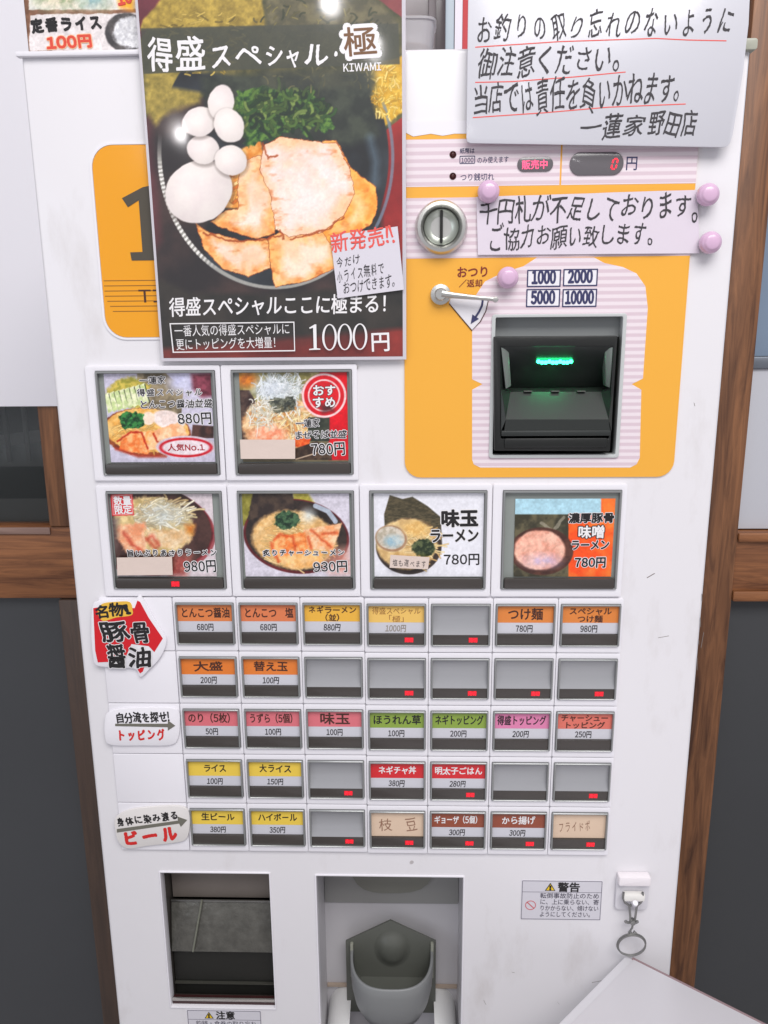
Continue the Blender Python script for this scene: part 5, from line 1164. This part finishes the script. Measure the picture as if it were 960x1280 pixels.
MB().tube([q3(504,140), q3(502,158), q3(508,172), q3(522,182), q3(526,230)], 1.0, 8).tube([q3(564,140), q3(566,158), q3(558,172), q3(546,182), q3(539,230)], 1.0, 8).build('clip_body', BRUSHED, kc, (371, -8, -270))
MB().tube([q3(524,182), q3(534,178), q3(546,182)], 1.0, 8).build('clip_bridge', BRUSHED, kc, (371, -8, -270))
MB().tube([q3(508,232), q3(520,236), q3(533,232), q3(546,236)], 1.1, 8).lathe(*VK.p(532,233,-9), [(0,-11.5),(2.2,-11),(2.8,-8.5),(2.2,-6),(0,-5.8)], 16).lathe(*VK.p(511,233,-9), [(0,-10),(1.2,-9.6),(1.4,-8.5),(0,-7)], 12).lathe(*VK.p(547,233,-9), [(0,-10),(1.2,-9.6),(1.4,-8.5),(0,-7)], 12).build('swivel', BRUSHED, kc, (371, -8, -286))
MB().tube([q3(533,240), q3(531,252), q3(520,268), q3(526,262), q3(532,272), q3(538,262), q3(544,270)], .9, 7).build('link', BRUSHED, kc, (371, -8, -296))
cxr, czr = VK.p(529, 306, -8); rx_ = abs(VK.p(572, 306, -8)[0]-cxr)
for dr, yy in ((0, -8.8), (.5, -7.4)):
    MB().tube([(cxr+(rx_+dr)*math.cos(2*math.pi*k_/36), yy-1.5*math.sin(2*math.pi*k_/36), czr+(rx_+dr)*math.sin(2*math.pi*k_/36)) for k_ in range(36)], .75, 8, closed=True).build('split_ring', BRUSHED, kc, (cxr, yy, czr))

# ---- menu board standing on top of the machine, left
mb = thing('menu_board', 'brown bordered rice menu board standing on the machine top at the far left', 'menu board', (-33, 3, 392))
VM = View(0, 0, 5.333); ym = 2.0
A = Art(-74, 9, 391.8, 452, VM, 2.4, (118, 92, 76), d=ym)
A.tex(np.ones(A.x.shape), (112,84,68), (136,104,86), 60, 1)
A.fill(A.poly([(200,100),(960,84),(960,338),(196,340)], soft=.6, amp=8, sc=40), (216,210,210)); A.tex(A.poly([(196,-300),(970,-300),(970,62),(190,66)], soft=.6, amp=8, sc=40), (206,206,200), (222,218,212), 60, 2)
A.tex(A.poly([(230,-260),(760,-260),(720,52),(330,58),(240,20)], soft=10, amp=16), (150,160,130), (214,206,186), 40, 3); A.tex(A.ell(620,-20,90,60,soft=8), (140,170,176), (180,196,190), 40, 4)
A.tex(A.poly([(770,-80),(900,-90),(890,70),(800,50)], soft=4), (240,176,70), (236,150,50), 30, 5)
A.tex(A.ell(840,215,140,130,soft=1,amp=4), (70,68,70), (96,92,92), 50, 6); A.tex(A.ell(880,215,122,106,soft=1.5,amp=16,sc=30), (196,196,200), (222,222,224), 20, 7)
bo = A.build('printed_board', PRINT, mb, ym, org=(-33, ym, 392))
MB().box(-74.6, 9.6, ym+.2, ym+4, 391.6, 452.4).build('backing', mat('board_brown', (104, 78, 66), .5), mb, (-33, ym, 392), bevel=.4)
VM.write('定番ライス', mb, (205,226), (690,202), 118, INK, y=ym-.1, off=.05, jit=.4, hand=.03, seed=2)
VM.write('100円', mb, (316,335), (622,316), 96, mat('menu_red', (220, 74, 56), .5), y=ym-.1, outline=mat('menu_peach', (244, 190, 150), .5), off=.05, jit=.4, seed=3)
VM.write('10', mb, (790,46), (890,30), 130, MATS['menu_red'], y=ym-.1, off=.05, jit=.3)

# ---- translucent tub on the machine top
tb = thing('plastic_tub', 'small translucent plastic tub with orange contents on the machine top beside the poster', 'container', (190, 50, 389))
k = MB()
def ringz(cx, cy, a, b_, z, n=28, p_=4): return [(cx+a*math.copysign(abs(math.cos(t))**(2/p_), math.cos(t)), cy+b_*math.copysign(abs(math.sin(t))**(2/p_), math.sin(t)), z) for t in [2*math.pi*i/n for i in range(n)]]
L3 = [[k.v(q) for q in ringz(182, 50, a, b_, z)] for a, b_, z in ((17.5, 17, 389.3), (20, 19, 418), (21, 20, 418.4), (21, 20, 420), (19.2, 18, 420), (16.8, 16, 390.2))]
for A_, B_ in zip(L3, L3[1:]):
    for i in range(28): k.bm.faces.new([A_[i], A_[(i+1)%28], B_[(i+1)%28], B_[i]])
k.bm.faces.new(L3[0][::-1]); k.bm.faces.new(L3[-1])
k.build('tub', mat('translucent_plastic', (226, 224, 228), .3, trans=.55), tb, (190, 50, 389), angle=50)
k = MB(); L3 = [[k.v(q) for q in ringz(181, 50, a, b_, z)] for a, b_, z in ((16.2, 15.6, 390.6), (17.2, 16.4, 403), (12, 12, 405.5))]
for A_, B_ in zip(L3, L3[1:]):
    for i in range(28): k.bm.faces.new([A_[i], A_[(i+1)%28], B_[(i+1)%28], B_[i]])
k.bm.faces.new(L3[0][::-1]); k.bm.faces.new(L3[-1]); k.build('orange_contents', mat('orange_lump', (214, 130, 50), .6, vary=.2, scale=90), tb, (190, 50, 395))

# ---- white table corner pushed against the machine
tt = thing('white_table', 'white square table with a corner pushed against the machine at the lower right', 'table', (420, -300, -ZB))
ZL = -317.0; ap = np.array([368.5, -1.8]); dr = np.array([92.0, -71.3]); dr /= np.linalg.norm(dr); dl = np.array([-0.66, -0.75]); dl = np.array([-74.8, -74.4]); dl /= np.linalg.norm(dl)
L_ = 700
def ztop(poly, z0, z1_):
    m = MB(); a = [m.v((x_, y_, z1_)) for x_, y_ in poly]; b_ = [m.v((x_, y_, z0)) for x_, y_ in poly]
    m.bm.faces.new(a); m.bm.faces.new(b_[::-1]); n = len(poly)
    for i in range(n): m.bm.faces.new([a[i], b_[i], b_[(i+1)%n], a[(i+1)%n]])
    return m
c0, c1, c2, c3 = ap, ap+dl*L_, ap+dl*L_+dr*L_, ap+dr*L_
ztop([tuple(c) for c in (c0, c1, c2, c3)], ZL-26, ZL-1.2).build('table_top', mat('table_edge_white', (222, 221, 226), .4, vary=.02), tt, (420, -300, ZL), bevel=2.5)
inn = 8
i0 = c0+dl*2.0+dr*inn; i1 = c1+dr*inn; i3 = c3+dl*2.0; i2 = c2
ztop([tuple(c) for c in (i0, i1, i2, i3)], ZL-1.3, ZL).build('laminate_surface', mat('table_laminate', (216, 214, 219), .38, vary=.03, scale=5), tt, (420, -300, ZL), bevel=.5)
e0, e1 = c0-dl*0+dr*1, c3
MB().tube([(c0[0]+dr[0]*6, c0[1]+dr[1]*6-.2, ZL-2), (c3[0], c3[1]-.2, ZL-2)], 1.6, 8).build('edge_trim', mat('rose_edge_trim', (150, 126, 130), .4), tt, (420, -300, ZL))
for u, v_ in ((.08, .08), (.92, .08), (.08, .92), (.92, .92)):
    pt = c0+dl*L_*u+dr*L_*v_
    MB().box(pt[0]-18, pt[0]+18, pt[1]-18, pt[1]+18, -ZB, ZL-26.2).build('leg', mat('table_leg_white', (220, 220, 226), .4), tt, (pt[0], pt[1], -ZB), bevel=3)
